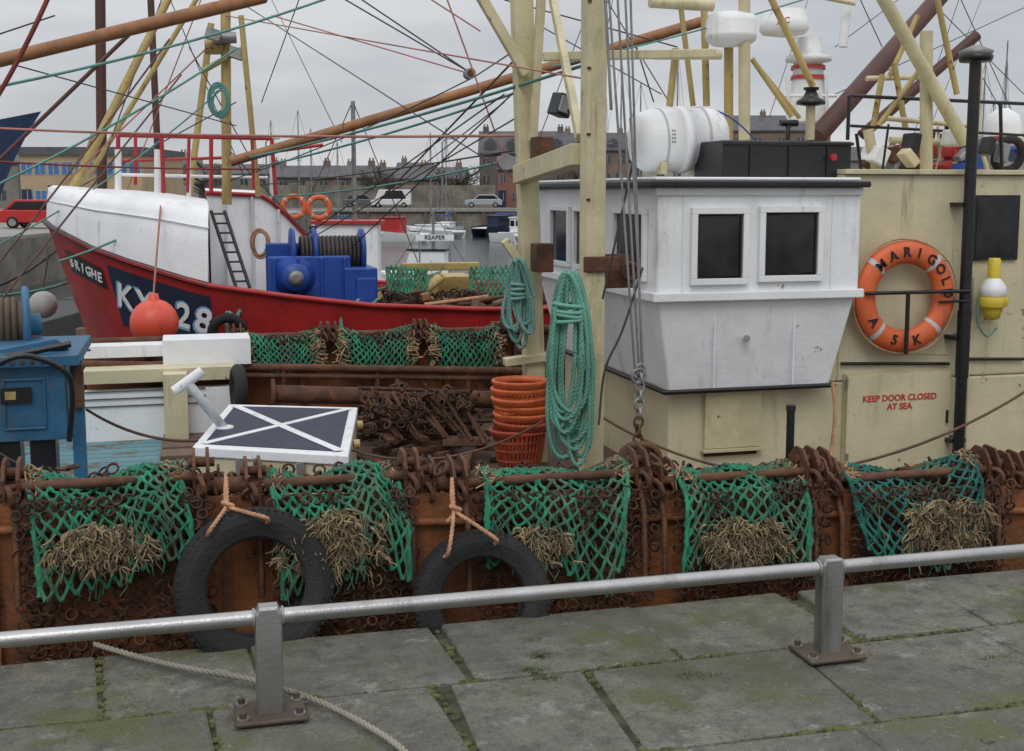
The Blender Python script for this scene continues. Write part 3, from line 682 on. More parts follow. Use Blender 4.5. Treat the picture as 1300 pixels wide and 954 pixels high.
# ---------------------------------------------------------------- tyre fenders
prof=[(.190,-.06),(.2,-.075),(.208,-.076),(.209,-.072),(.222,-.078),(.223,-.082),(.236,-.085),(.237,-.081),(.262,-.087),(.263,-.091),(.274,-.09),(.275,-.084),(.292,-.076),(.293,-.07),(.303,-.062),(.307,-.04),(.300,-.038),(.300,-.030),(.308,-.028),(.309,-.004),(.301,-.003),(.301,.003),(.309,.004),(.308,.028),(.300,.030),(.300,.038),(.307,.04),(.303,.062),(.29,.078),(.26,.088),(.235,.085),(.2,.075),(.190,.06),(.2,.055),(.28,.045),(.28,-.045),(.2,-.055)]
for (u,v,ru,tilt) in ((323,744,100,.14),(611,760,92,-.06)):
    b=B('tyre_fender'); c=P(u,v,4.655); s=ru*4.66/F*1.0/.307
    b.part('tyre'); b.lathe([(r*s,h*s*.8) for r,h in prof],c,(tilt,-1,.16),RUB,120,closed=True,smooth=False)
    ax=V((tilt,-1,.16)).normalized(); ex=ax.orthogonal().normalized(); ey=ax.cross(ex)
    b.part('shoulder_lugs')
    for k in range(64):
        a=2*math.pi*k/64; d=ex*math.cos(a)+ey*math.sin(a); tg=ax.cross(d); Rm_=Matrix((tg,ax,d)).transposed()
        b.obox(c+d*(.3*s)+ax*(.058*s*.8),(.014,.02,.014),Rm_,RUB)
    b.part('hanging_rope'); 
    top=P(u-35 if u<400 else u-32,622,4.74); e1=c+V((-.17*s,-.08,.25*s)); e2=c+V((.05*s,-.08,.29*s)); kn=P(u-35,640 if u<400 else 645,4.70)
    for e in (e1,e2):
        b.rope3(cat([top+V((0,.08,.03)),kn,kn.lerp(e,.5)+V((0,-.02,0)),e,e+V((0,.12,-.06))],6),.0085,ROPEO)
    b.rope3(cat([kn+V((-.02,-.01,.01)),kn+V((.02,-.03,.0)),kn+V((.01,0,-.02)),kn+V((-.03,-.02,-.05))]),.009,ROPEO)
    b.finish()
# ---------------------------------------------------------------- deck hatch with saltire
b=B('saltire_hatch'); b.part('coaming',.012)
zh=.41
fl=PZ(247,567,zh); fr=PZ(440,578,zh); bl=PZ(292,514,zh); br=PZ(452,518,zh)
tops=[fl,fr,br,bl]; cc=sum(tops,V())/4
b.hexa([V((p.x,p.y,DZ)) for p in tops]+[V((p.x,p.y,zh-.052)) for p in tops],CREAM)
b.part('lid',.006); ex=[cc+(p-cc)*1.025 for p in tops]; b.hexa([V((p.x,p.y,zh-.05)) for p in ex]+[V((p.x,p.y,zh)) for p in ex],WHITE)
b.part('flag'); inn=[cc+(p-cc)*.90 for p in tops]; b.hexa([p+V((0,0,.0005)) for p in inn]+[p+V((0,0,.004)) for p in inn],NAVY)
def strip(p,q,w,z):
    d=(q-p).normalized(); o=V((-d.y,d.x,0))*w; b.hexa([p-o+V((0,0,z)),q-o+V((0,0,z)),q+o+V((0,0,z)),p+o+V((0,0,z)),p-o+V((0,0,z+.003)),q-o+V((0,0,z+.003)),q+o+V((0,0,z+.003)),p+o+V((0,0,z+.003))],WHITE)
strip(inn[0],inn[2],.024,.0045); strip(inn[1],inn[3],.024,.0065)
b.part('fittings'); 
for k in (.3,.7): q=fl.lerp(fr,k); b.box((q.x-.02,q.y-.03,zh-.13),(q.x+.02,q.y-.005,zh-.052),GALV)
for k in (.3,.7): q=fr.lerp(br,k); b.cyl((q.x+.02,q.y,zh-.03),(q.x+.05,q.y,zh-.03),.025,YEL,10)
b.finish()
b=B('vent_t_handle'); yb=PZ(285,545,zh).y+.02; a=P(285,545,yb); c=P(238,486,yb-.1); b.tube([(a.x,yb,zh+.005),a,c],.026,WHITE,14); b.tube([P(221,497,yb-.1),P(257,471,yb-.1)],.028,WHITE,14); b.lathe([(.05,0),(.05,.012),(.028,.014)],(a.x,yb,zh+.0005),(0,0,1),WHITE,16); b.finish()
# ---------------------------------------------------------------- basket stack
b=B('fish_basket_stack'); c=PZ(660,604,DZ); c=V((c.x,c.y,DZ)); s=.160
for i in range(7):
    b.part('basket_%d'%(i+1))
    z0=.01+i*.048; m=ORGD if i<2 else ORG
    cc_=c+V((rnd(-.008,.008),rnd(-.008,.008),0)); ax=(rnd(-.03,.03),rnd(-.03,.03),1)
    if i in (0,6): b.lathe([(s*.68,z0),(s*.74,z0+.02),(s*.78,z0+.05)],cc_,ax,m,30,caps=False)
    for hz in (.09,.15,.2) if i==0 else (.215,): b.lathe([(s*(.74+.24*hz/.26),z0+hz),(s*(.76+.24*hz/.26),z0+hz+.006),(s*(.74+.24*hz/.26),z0+hz+.012)],cc_,ax,m,30,caps=False)
    b.lathe([(s*.93,z0+.235),(s*1.0,z0+.24),(s*1.05,z0+.262),(s*1.07,z0+.267),(s*1.07,z0+.275),(s*1.05,z0+.28),(s*.97,z0+.28),(s*.93,z0+.26)],cc_,ax,m,30,closed=True)
    for k in range(36):
        a=2*math.pi*k/36; d=V((math.cos(a),math.sin(a),0)); b.tube([cc_+d*(s*.76)+V((0,0,z0+.04)),cc_+d*(s*.965)+V((0,0,z0+.24))],.0042,m,4)
    if i==6:
        for k in range(-4,5):
            b.tube([c+V((k*.034,-.13,z0+.10)),c+V((k*.03,.13,z0+.10))],.004,m,4); b.tube([c+V((-.13,k*.034,z0+.10)),c+V((.13,k*.03,z0+.10))],.004,m,4)
b.lathe([(s*.6,.03),(s*.75,.20),(s*.82,.30)],c,(0,0,1),ORGD,24,caps=False)
b.finish()
# ---------------------------------------------------------------- rope coils
def coil(u,vt,vb,Y,w,n,m,r=.013,seed=1):
    b=B('rope_coil'); random.seed(seed)
    top=P(u,vt,Y); 
    for i in range(n):
        zb_=P(u+rnd(-15,15),vb-rnd(0,(vb-vt)*.3),Y).z; o=V((rnd(-.02,.02),rnd(-.07,.03),rnd(-.03,.0))); ww=w*rnd(.5,1); dx=rnd(-.05,.05)
        h=top.z-zb_; pts=[]
        for k in range(13):
            a=2*math.pi*k/12; yy=math.sin(a); xx=math.cos(a)
            pts.append(top+o+V((xx*ww*(.5+.5*(1-yy)/2)+dx*(1-yy)/2+rnd(-.008,.008),-.03*xx+rnd(-.01,.01),-h/2+yy*h/2)))
        b.rope3(cat(pts,4),r,m,r*6)
    for i in range(4): z=top.z-.16-i*.025; b.torus((top.x+.0,top.y-.02,z),(rnd(-.2,.2),rnd(-.2,.2),1),w*.6,r*.9,m,20,6)
    b.finish()
coil(722,345,588,5.62,.125,14,ROPEG,.0115,2)
coil(657,328,440,7.0,.065,7,mat('pale_teal_rope',(.16,.33,.29),.75,var=.3,bump=0),.012,5)
b=B('mast_rope_coil'); q=P(278,130,12.3)
for i in range(5): b.torus(q+V((rnd(-.02,.02),-.1,rnd(-.05,.02))),(rnd(-.3,.3),1,0),.12+rnd(0,.04),.012,TEALR,16,5,x=(1,0,0),sx=.6)
b.finish()
# ---------------------------------------------------------------- hoist wires with blocks
b=B('hoist_wires')
b.part('wires')
for (u0,u1,v1,Y) in ((772,806,470,5.5),(783,812,480,5.5),(793,817,480,5.45),(800,815,470,5.55)):
    b.tube(sag(P(u0,-20,Y),P(u1,v1,Y),.004,8),.006,GALV,6)
b.tube(sag(P(768,-10,5.6),P(776,140,5.6),0,3),.008,GALV,6); b.tube([P(765,380,5.7),P(805,200,5.6),P(800,150,5.6)],.006,WIRE,6)
b.tube(cat([P(816,340,5.5),P(790,420,5.5),P(768,470,5.5),P(760,540,5.5)]),.006,WIRE,5)
b.part('chain')
for i in range(9):
    q=P(813-i*.4,470+i*11,5.45); b.torus(q,(1,0,0) if i%2 else (0,1,0),.022,.007,RUST if i>5 else GALV,12,6,x=(0,0,1) ,sx=1.3)
q=P(811,478,5.45); b.torus(q,(0,1,0),.035,.008,GALV,16,6)
for i in range(3): b.torus(P(800+i*9,582,5.2),(.4*i-.4,1,.3),.07,.016,RUST,18,6)
b.part('hook'); b.tube(cat([P(808,560,5.4),P(800,580,5.4),P(808,596,5.4),P(822,590,5.4),P(824,578,5.4)],5),.016,RUST,8)
b.finish()
# ---------------------------------------------------------------- blue winch forward (left)
b=B('deck_winch'); Y=6.3
b.part('frame',.012)
q0=P(-120,465,Y);q1=P(86,558,Y)
b.box((q0.x,Y,q1.z),(q1.x,Y+.75,q0.z-.02),TBLUE)
b.box((q0.x,Y-.06,q0.z-.02),(q1.x+.07,Y+.8,q0.z+.035),TBLUE)
w0=P(2,482,Y-.01);w1=P(60,545,Y-.01); 
b.box((w0.x,Y-.012,w0.z-.012),(w1.x,Y-.002,w0.z),TBLUE); b.box((w0.x,Y-.012,w1.z),(w1.x,Y-.002,w1.z+.012),TBLUE); b.box((w0.x,Y-.012,w1.z+.013),(w0.x+.012,Y-.002,w0.z-.013),TBLUE); b.box((w1.x-.012,Y-.012,w1.z+.013),(w1.x,Y-.002,w0.z-.013),TBLUE)
b.hexa([P(-60,470,Y+.1),P(88,440,Y+.1),P(88,440,Y+.5),P(-60,470,Y+.5),P(-60,455,Y+.1),P(70,430,Y+.1),P(70,430,Y+.5),P(-60,455,Y+.5)],TBLUE)
b.part('bolts')
for k in range(9): b.lathe([(.01,0),(.01,.008)],(lerp(q0.x+.3,q1.x-.05,k/8),Y-.06,q0.z+.008),(0,-1,0),RUST,6)
b.part('gauge_panel',.004); g=P(20,500,Y-.02); b.box((g.x-.07,Y-.02,g.z-.05),(g.x+.07,Y-.0125,g.z+.03),BLACK); b.box((g.x-.05,Y-.024,g.z-.03),(g.x+.0,Y-.0205,g.z+.01),YEL)
b.part('post',.006); q=P(97,455,Y+.1); b.box((q.x-.03,Y+.05,DZ),(q.x+.03,Y+.12,q.z),TBLUE); b.box((q.x-.012,Y+.02,P(97,520,Y).z),(q.x+.035,Y+.048,q.z-.02),RUST)
b.part('drum'); dc=P(-40,415,Y+.75); ax=V((1,.12,0))
b.lathe([(.05,-.3),(.13,-.3),(.13,.28)],dc,ax,WOOD,28)
for i in range(16): b.torus(dc+ax.normalized()*(-.28+i*.034),ax,.135,.018,mat('brown_wire_rope',(.11,.075,.05),.8,var=.4),28,6)
b.lathe([(.02,.27),(.2,.27),(.21,.28),(.21,.30),(.19,.31),(.06,.31),(.06,.36),(.02,.37)],dc,ax,TBLUE,36)
b.tube([P(0,455,6.3),P(90,437,6.3)],.016,BLACK,8)
b.tube(cat([P(-20,470,6.1),P(30,452,6.1),P(80,470,6.15),P(92,500,6.2),P(88,560,6.25)]),.014,BLACK,8)
b.part('feet',.008); 
for x in (q0.x+.1,q1.x-.12,lerp(q0.x,q1.x,.6)): b.box((x-.06,Y+.02,DZ),(x+.06,Y+.2,q1.z-.001),BLACK)
b.finish()
# ---------------------------------------------------------------- second boat KY 28
k=B('red_fishing_boat'); YK=12.5; XE=.19
ST=[(-1.27,.0,1.42,1.70),(-1.18,.28,1.37,1.70),(-1.02,.58,1.30,1.69),(-.8,.88,1.20,1.67),(-.5,1.16,1.10,1.655),(-.2,1.38,1.01,1.63),(.0,1.50,.95,1.60),(XE,1.57,.90,1.57),(.9,1.63,.79,.79),(1.6,1.65,.70,.70),(2.6,1.65,.64,.64),(4,1.62,.62,.62),(5.5,1.5,.68,.68),(6.8,1.25,.78,.78)]
def stat(x):
    for a,c in zip(ST,ST[1:]):
        if x<=c[0]:
            f=(x-a[0])/(c[0]-a[0]); return [lerp(a[i],c[i],f) for i in range(4)]
    return ST[-1]
def hp(x,kk,side=-1):
    st=stat(x); z=lerp(st[2],-2.4,kk); hb=st[1]*(1-.38*kk**1.15); f=max(0,1-(x+1.27)/1.8); return V((st[0]+1.15*kk*f,YK+side*hb,z))
k.part('hull')
xs=[s_[0] for s_ in ST]
xs=sorted(set(xs+[(a+c)/2 for a,c in zip(xs,xs[1:])]))
KS=[0,.06,.12,.2,.3,.45,.65,1]
for side in (-1,1):
    vs=[hp(x,q,side) for x in xs for q in KS]; n=len(KS); fs=[]
    for i in range(len(xs)-1):
        for j in range(n-1): fs.append((i*n+j,(i+1)*n+j,(i+1)*n+j+1,i*n+j+1))
    k.add(vs,fs,REDH,True)
    k.tube([hp(x,0,side)+V((0,side*.015,0)) for x in xs],.025,REDP,8)
k.add([hp(6.8,q,sd) for q in KS for sd in (-1,1)],[(2*j,2*j+1,2*j+3,2*j+2) for j in range(len(KS)-1)],REDH)
k.part('whaleback')
wx=[x for x in xs if x<=XE+.001]
for side in (-1,1):
    rows_=[]
    for x in wx:
        st=stat(x); rows_.append([V((x,YK+side*st[1],st[2])),V((x+.01,YK+side*st[1]*.99,lerp(st[2],st[3],.5))),V((x+.02,YK+side*st[1]*.95,lerp(st[2],st[3],.85))),V((x+.03,YK+side*st[1]*.86,st[3])),V((x+.03,YK+side*st[1]*.6,st[3]+.05)),V((x+.03,YK,st[3]+.07))])
    vs=[p for r in rows_ for p in r]; n=6
    k.add(vs,[(i*n+j,(i+1)*n+j,(i+1)*n+j+1,i*n+j+1) for i in range(len(wx)-1) for j in range(n-1)],WHITE,True)
    k.tube([V((x+.02,YK+side*(stat(x)[1]*.97+.01),lerp(stat(x)[2],stat(x)[3],.74))) for x in wx],.008,WHITE2,6)
k.tube([hp(x,0,-1)+V((0,-.01,.0)) for x in wx],.03,BLACK,6)
k.tube([p+V((.0,-.005,0)) for p in rows_[-1]],.012,RUST,6)
k.part('fore_bulkhead')
k.add([V((XE+.03,YK+s_*1.56,.55)) for s_ in (-1,-.35)]+[V((XE+.03,YK-.35*1.56,1.62)),V((XE+.03,YK-1.4,1.57)),V((XE+.03,YK-1.55,1.2))],[(0,1,2,3,4)],WHITE)
k.add([V((XE+.03,YK+.1,.55)),V((XE+.03,YK+1.56,.55)),V((XE+.03,YK+1.4,1.57)),V((XE+.03,YK+.1,1.62))],[(0,1,2,3)],WHITE)
k.part('shelter_plates')
sh=[]
for i in range(13):
    a=i/12; x=XE+.04+a*1.1; top=1.70-.05*a-.55*max(0,a-.5)**1.3*2.2
    sh.append((V((x,YK+.3+.35*a,.5)),V((x,YK+.3+.35*a,top)),V((x,YK+.3+.35*a+.7,top+.05))))
k.add([p for r in sh for p in r],[(i*3+j,(i+1)*3+j,(i+1)*3+j+1,i*3+j+1) for i in range(12) for j in range(2)],WHITE,True)
k.tube([r[1]-V((0,.01,0)) for r in sh],.022,REDP,8)
for i in (2,5,8): k.tube([sh[i][0]-V((0,.02,0)),sh[i][1]-V((0,.02,.02))],.015,WHITE,6)
for i in range(5): k.torus(P(330,310,12.3)+V((rnd(-.02,.02),-.02*i,rnd(-.02,.02))),(0.1,1,0),.13,.012,ROPEO,16,5,x=(1,0,0),sx=.6)
k.part('deck'); dx_=[x for x in xs if x>.0]; k.add([hp(x,.08,sd) for x in dx_ for sd in (-1,1)],[(2*j,2*j+1,2*j+3,2*j+2) for j in range(len(dx_)-1)],DECKR)
k.part('name_panels')
def patch(xa,xb,ka,kb,m,off=.006):
    vs=[];n=9
    for i in range(n):
        x=lerp(xa,xb,i/(n-1))
        for q in (ka,kb):
            p=hp(x,q); p2=hp(x+.02,q); tn=(p2-p); nn=V((tn.y,-tn.x,0)).normalized(); vs.append(p+nn*off)
    k.add(vs,[(2*i,2*i+1,2*i+3,2*i+2) for i in range(n-1)],m)
patch(-.70,.20,.03,.185,NAVY)
patch(-1.12,-.76,.045,.10,BLACK)
def hullText(s_,xa,xb,kk,size,m,off=.011):
    for i,ch in enumerate(s_):
        if ch==' ': continue
        x=lerp(xa,xb,i/(len(s_)-1)); p=hp(x,kk); tn=(hp(x+.04,kk)-hp(x-.04,kk)).normalized(); up=(hp(x,kk-.03)-hp(x,kk+.03)).normalized()
        up=(up-tn*up.dot(tn)).normalized(); nn=tn.cross(up); k.text(ch,faceM(p+nn*off,tn,up),size,m,.003)
hullText('KY 28',-.60,.11,.105,.36,SKYBL,.010); hullText('KY 28',-.59,.12,.103,.31,WHITE2,.014)
hullText('BRIGHE',-1.08,-.80,.073,.13,WHITE2)
k.part('foredeck_ladder')
l0,l1=P(268,268,11.6),P(300,366,11.3)
for du in (0,.12): k.tube([l0+V((du,0,0)),l1+V((du,0,0))],.016,BLACK,6)
for i in range(8): q=l0.lerp(l1,i/8+.04); k.tube([q,q+V((.12,0,0))],.01,BLACK,5)
k.part('masts')
def kt(u0,v0,u1,v1,Y,w,m,Y2=None,w2=None):
    Y2=Y2 or Y; k.tube([P(u0,v0,Y),P(u1,v1,Y2)],[w*Y/F/2,(w2 or w)*Y2/F/2],m,12)
kt(288,260,286,-40,12.5,12,YEL); kt(283,60,260,60,12.5,18,YEL); kt(90,246,228,-30,12.6,11,YEL,12.9,9); kt(240,250,268,30,13.4,8,YEL); kt(328,250,306,20,12.2,7,YEL)
kt(112,225,255,-10,13.3,6,YEL); kt(100,230,118,170,13.3,5,YEL)
kt(130,300,127,-30,15.5,12,DBROWN); kt(203,255,190,-30,15,8,DBROWN)
kt(258,90,312,60,12.4,7,YEL); kt(270,48,300,48,12.4,14,GALV)
for u in (270,300): 
    k.obox(P(u,44 if u<290 else 68,12.3),(.14,.12,.1),Matrix.Rotation(.3,3,'Y'),GALV)
k.part('red_guard_frame')
kt(150,172,345,176,12.0,5,REDP); kt(150,205,300,200,12.6,4,REDP); kt(345,176,350,250,12.0,5,REDP); kt(150,172,150,235,12.6,5,REDP); kt(205,172,208,250,12.3,5,REDP); kt(268,173,268,245,12,5,REDP); kt(320,176,322,240,12,4,REDP)
kt(300,200,410,184,12.2,4,REDP); kt(172,172,172,235,12.6,4,REDP); kt(240,173,238,245,12.3,4,REDP)
k.part('bow_rail')
kt(150,222,340,226,12.5,4,WHITE2); 
for u in (150,200,240,345): kt(u,190,u,252,12.5,8 if u<240 else 5,WHITE2)
k.part('booms')
kt(292,206,890,28,11.5,12,BROWN,12.5,14); kt(-30,84,335,-4,8.6,16,BROWN,9.6)
kt(-20,222,166,42,12.8,5,DBROWN)
k.part('winch',.015)
Yw=11.35
a=P(340,318,Yw);c=P(478,388,Yw)
k.box((a.x,Yw,c.z-.05),(P(440,0,Yw).x,Yw+.08,a.z-.06),BLUE); k.box((a.x+.02,Yw+.6,c.z-.05),(P(440,0,Yw).x,Yw+.68,a.z+.04),BLUE)
k.box((P(430,0,Yw).x,Yw-.1,c.z-.05),(c.x,Yw+.7,P(440,340,Yw).z),BLUE)
k.box((P(445,0,Yw).x,Yw-.14,P(440,385,Yw).z),(P(470,0,Yw).x,Yw-.101,P(440,352,Yw).z),BLUE)
for i in range(4): x=lerp(a.x+.04,P(430,0,Yw).x,i/3); k.box((x,Yw-.03,c.z-.05),(x+.03,Yw-.001,a.z-.07),BLUE)
k.part('winch_drums')
wc=P(374,352,Yw-.02); k.lathe([(.03,-.16),(.11,-.15),(.13,-.12),(.13,-.10),(.09,-.09),(.08,0),(.19,.01),(.19,.04)],wc,(0,1,0),BLUE,28); k.lathe([(.03,-.17),(.07,-.165),(.07,-.16)],wc,(0,1,0),GALV,16)
d2=P(418,322,Yw+.3); k.lathe([(.02,-.3),(.15,-.28),(.15,.28),(.02,.3)],d2,(1,0,0),BLACK,28)
for i in range(14): k.torus(d2+V((-.26+i*.04,0,0)),(1,0,0),.155,.02,WIRE,24,5)
for u in (368,396,456): q=P(u,320,Yw+.3); k.lathe([(.02,0),(.22,0),(.23,.02),(.22,.04),(.02,.04)],q,(1,0,0),BLUE,28)
k.part('yellow_gallows',.01)
a=P(552,350,13.0);c=P(598,380,13.0); k.box((a.x,12.8,c.z),(c.x,13.4,a.z),YEL); k.box((P(505,0,12.6).x,12.5,P(505,344,12.6).z),(P(605,0,12.6).x,12.6,P(505,334,12.6).z),YEL)
for u in (508,530,600): k.tube([P(u,338,12.6),P(u,400,12.6)],.04,YEL,8)
k.tube([P(510,392,11.9),P(560,352,12.4)],.05,YEL,8)
k.part('deck_gear',.006)
random.seed(31)
for i in range(110):
    q=P(rnd(440,690),rnd(374,406),rnd(11.2,14)); k.obox(q,(rnd(.05,.3),rnd(.05,.15),rnd(.03,.09)),Matrix.Rotation(rnd(-.5,.5),3,'Y')@Matrix.Rotation(rnd(0,3),3,'Z'),random.choice([RUST,RUST,RUST,RUSTD,RUSTD,WOOD,BROWN,YEL]))
for i in range(14): q=P(rnd(440,640),rnd(376,402),11.3); k.tube([q,q+V((rnd(.2,.7),.1,rnd(-.08,.08)))],.018,random.choice([RUST,WOOD,ROPEO,RUSTD]),8)
for i in range(300): k.torus(P(rnd(470,690),rnd(372,402),rnd(11.4,13)),(rnd(-1,1),rnd(-1,1),rnd(-1,1)),.045,.012,RUSTD if i%3 else RUST,8,4)
k.part('deck_nets')
for (u0,u1,v0,v1) in ((492,542,340,378),(598,655,338,378),(690,715,340,378)):
    netpatch(k,lambda s_,tt,u0=u0,u1=u1,v0=v0,v1=v1:P(lerp(u0,u1,s_),lerp(v0,v1,tt),12.3-.3*tt),9,8,.011,GNET,n=4,m2=GNET2)
k.part('fender_tyre'); k.torus(P(289,422,10.78),(0,1,.2),.13,.045,RUB,24,10)
k.finish()
b=B('mooring_buoy'); q=P(196,410,10.3); b.part('float'); b.sphere(q,.195,REDBUOY,28,1.0); b.lathe([(.05,.17),(.04,.235),(.02,.24)],q,(0,0,1),REDBUOY,12); b.part('lanyard'); b.tube(cat([q+V((0,0,.23)),P(196,360,10.5),P(204,262,11.2)],5),.009,PINK,6); b.finish()
for (u,v,r) in ((55,387,.14),(90,330,.08)):
    b=B('grey_fender_buoy'); q=P(u,v,13.2); b.sphere(q,r,GREYBUOY,20); b.tube([q+V((0,0,r)),q+V((.05,.2,.5))],.01,WIRE,5); b.finish()
b=B('pulley_block'); q=P(640,206,9); b.cyl(q-V((0,.05,0)),q+V((0,.05,0)),.05,REDP,16); b.cyl(q-V((0,.07,0)),q-V((0,.05,0)),.06,GALV,16); b.finish()
b=B('pulley_block'); q=P(596,94,10); b.cyl(q-V((0,.05,0)),q+V((0,.05,0)),.045,GALV,16); b.cyl(q-V((0,.06,0)),q-V((0,.05,0)),.03,RUST,12); b.finish()
# ---------------------------------------------------------------- rigging
b=B('rigging_lines')
def ln(u0,v0,u1,v1,Y0,Y1,px,m,s_=0.0):
    b.tube(sag(P(u0,v0,Y0),P(u1,v1,Y1),s_,10),px*(Y0+Y1)/2/F/2,m,5)
for a in [(-10,163,682,172,10,7.2,3.5,PINK,.03),(-10,112,425,-5,9,11,3.5,TEALR,.05),(-10,238,300,62,10,12,3,TEALR,.05),(292,205,745,82,12,6.5,3.5,TEALR,.04),(330,212,655,118,12,8,3,TEALR,.03),
 (-5,125,62,-5,7,7,6,REDR,.02),(566,-5,642,205,9,9,2.2,PINK,0),(540,-5,610,40,9,9,2,PINK,0),(-10,395,230,95,10,12,2.5,WIREB,0),(-10,345,215,50,11,12,2.5,WIREB,.02),(-10,75,300,160,9,12,1.6,WIRE,0),
 (430,-5,596,92,10,10,2,WIRE,0),(452,-5,602,96,10,10,2,WIRE,0),(602,98,660,60,10,8,2,WIRE,0),(602,98,290,230,10,12.5,1.6,WIRE,.05),(475,262,664,65,11,7.5,2.5,WIREB,0),(380,305,640,120,12,8,1.8,WIRE,0),(400,300,655,150,12,8,1.8,WIREB,0),(430,330,660,110,12,7.5,1.8,WIRE,0),
 (285,20,740,100,12.5,6,1.8,PINK,0),(300,0,660,230,12.5,7.2,1.5,WIRE,0),(0,310,285,110,12,12.5,2,TEALR,.1),(75,332,230,262,11,12,3,TEALR,.04),(60,260,300,130,12.5,12.5,1.6,WIRE,0),(60,255,285,40,12.5,12.5,2,PINK,0),(240,60,350,260,12.5,12.5,1.5,WIRE,0),
 (-10,570,180,590,5.6,5.6,3,WIRE,.1),(110,520,250,560,7,6,4,WIREB,.05),(440,570,690,535,6.4,5.9,3,WIREB,.12),(765,530,960,600,6.0,5.4,4,WIREB,.05),(1020,600,1305,495,5.4,5.8,4.5,WIREB,.08),(-10,440,115,445,8,8,3,BLACK,0),
 (1090,-5,1120,60,8,8,1.5,WIRE,0),(1060,120,1300,10,8,9,1.3,WIRE,0),(1220,0,1300,175,9,10,1.3,WIRE,0),(1180,0,1300,120,9,10,1.3,WIRE,0),(1060,60,1140,0,9,10,1.3,WIRE,0),(1225,60,1300,190,8,9,1.3,WIRE,0),
 (808,60,830,130,7,7,2,WIRE,0),(700,85,1035,-5,7,8,2.5,TEALR,.02),(640,0,860,60,9,9,2,WIRE,0),(680,30,840,120,8,8,1.6,WIRE,0),(770,0,880,180,8,8,1.6,WIRE,0),(870,140,960,180,7,7,2.5,BLUE,-.08),
 (345,250,640,205,12,9,2.5,TEALR,.05),(330,235,660,190,12,7.5,2,WIRE,.02),(-10,205,330,215,11,12,2.5,REDR,.02),(430,400,480,380,11,11,4,ROPEG,.05),(300,390,560,345,11.5,12.5,3,TEALR,.08),(0,362,90,300,12.5,14,4,WIRE,.05),(0,375,120,345,12.5,13,3.5,TEALR,.05),
 (505,235,640,130,11,8,1.6,WIRE,0),(345,20,600,95,12,10,1.8,PINK,0),(-5,45,70,20,7,7,2,WIRE,0),(205,0,120,235,13,13,1.6,WIRE,0),(255,0,160,245,13,13,1.6,PINK,0),(290,190,420,330,12.5,12,1.6,WIRE,0)]: ln(*a)
random.seed(77)
for i in range(9):
    u=rnd(150,1250); ln(u,-10,u+rnd(-150,150),rnd(120,240),rnd(12,20),rnd(12,20),rnd(.8,1.4),random.choice([WIRE,WIREB,WIRE]),0)
b.finish()
b=B('hanging_chafe_ropes')
for u,v in ((455,395),(310,395)):
    b.rope3(cat([P(u,v-15,11),P(u-10,v+8,10.9),P(u-22,v+2,10.9),P(u-20,v+40,10.85)],5),.018,ROPEG)
b.rope3(cat([P(1057,486,6.2),P(1060,530,6.15),P(1054,585,6.1)],5),.012,ROPEO)
b.finish()
# ---------------------------------------------------------------- water and far land
def watermat():
    m=bpy.data.materials.new('harbour_water'); m.use_nodes=True; nt=m.node_tree; bs=nt.nodes['Principled BSDF']
    bs.inputs['Base Color'].default_value=(.035,.05,.048,1); bs.inputs['Roughness'].default_value=.12; bs.inputs['IOR'].default_value=1.33
    g=nt.nodes.new('ShaderNodeNewGeometry').outputs['Position']
    b_=nt.nodes.new('ShaderNodeBump'); b_.inputs['Strength'].default_value=.5; b_.inputs['Distance'].default_value=.15
    nt.links.new(nz(nt,g,1.6,4,.6,(1,.6,1)),b_.inputs['Height']); nt.links.new(b_.outputs[0],bs.inputs['Normal']); return m
b=B('water'); b.add([(-400,4.4,-2.3),(400,4.4,-2.3),(400,300,-2.3),(-400,300,-2.3)],[(0,1,2,3)],watermat()); b.finish()
b=B('ground',VT); b.box((-2500,133,-1),(2500,4000,-.1),ASPH); b.finish()
b=B('harbour_wall',VT); b.part('face'); b.box((-400,131.8,-5),(400,133.2,-.3),STONE); b.part('coping'); b.box((-400,131.5,-.3),(400,134,.05),mat('coping_stone',(.3,.29,.27),.9))
for i in range(60): b.box((-90+i*3.1,131.55,-5),(-89.7+i*3.1,131.79,-.31),WOOD)
b.part('parapet'); b.box((8,146,-.1),(60,146.5,2.0),GRST); b.box((-40,147,-.1),(-2,147.5,2.6),STONE)
b.finish()
b=B('side_quay',VT); xr=L(95,0,60).x
b.part('wall'); b.prism([(-120,36,-5),(L(60,0,40).x-6,36,-5),(xr,62,-5),(xr+2,131,-5),(-120,131,-5)],(0,0,4.75),STONE)
b.part('paving'); b.prism([(-120,36,-.249),(L(60,0,40).x-6,36,-.249),(xr,62,-.249),(xr+2,131,-.249),(-120,131,-.249)],(0,0,.15),mat('quay_concrete',(.27,.26,.24),.9,var=.2,scale=.5))
b.finish()
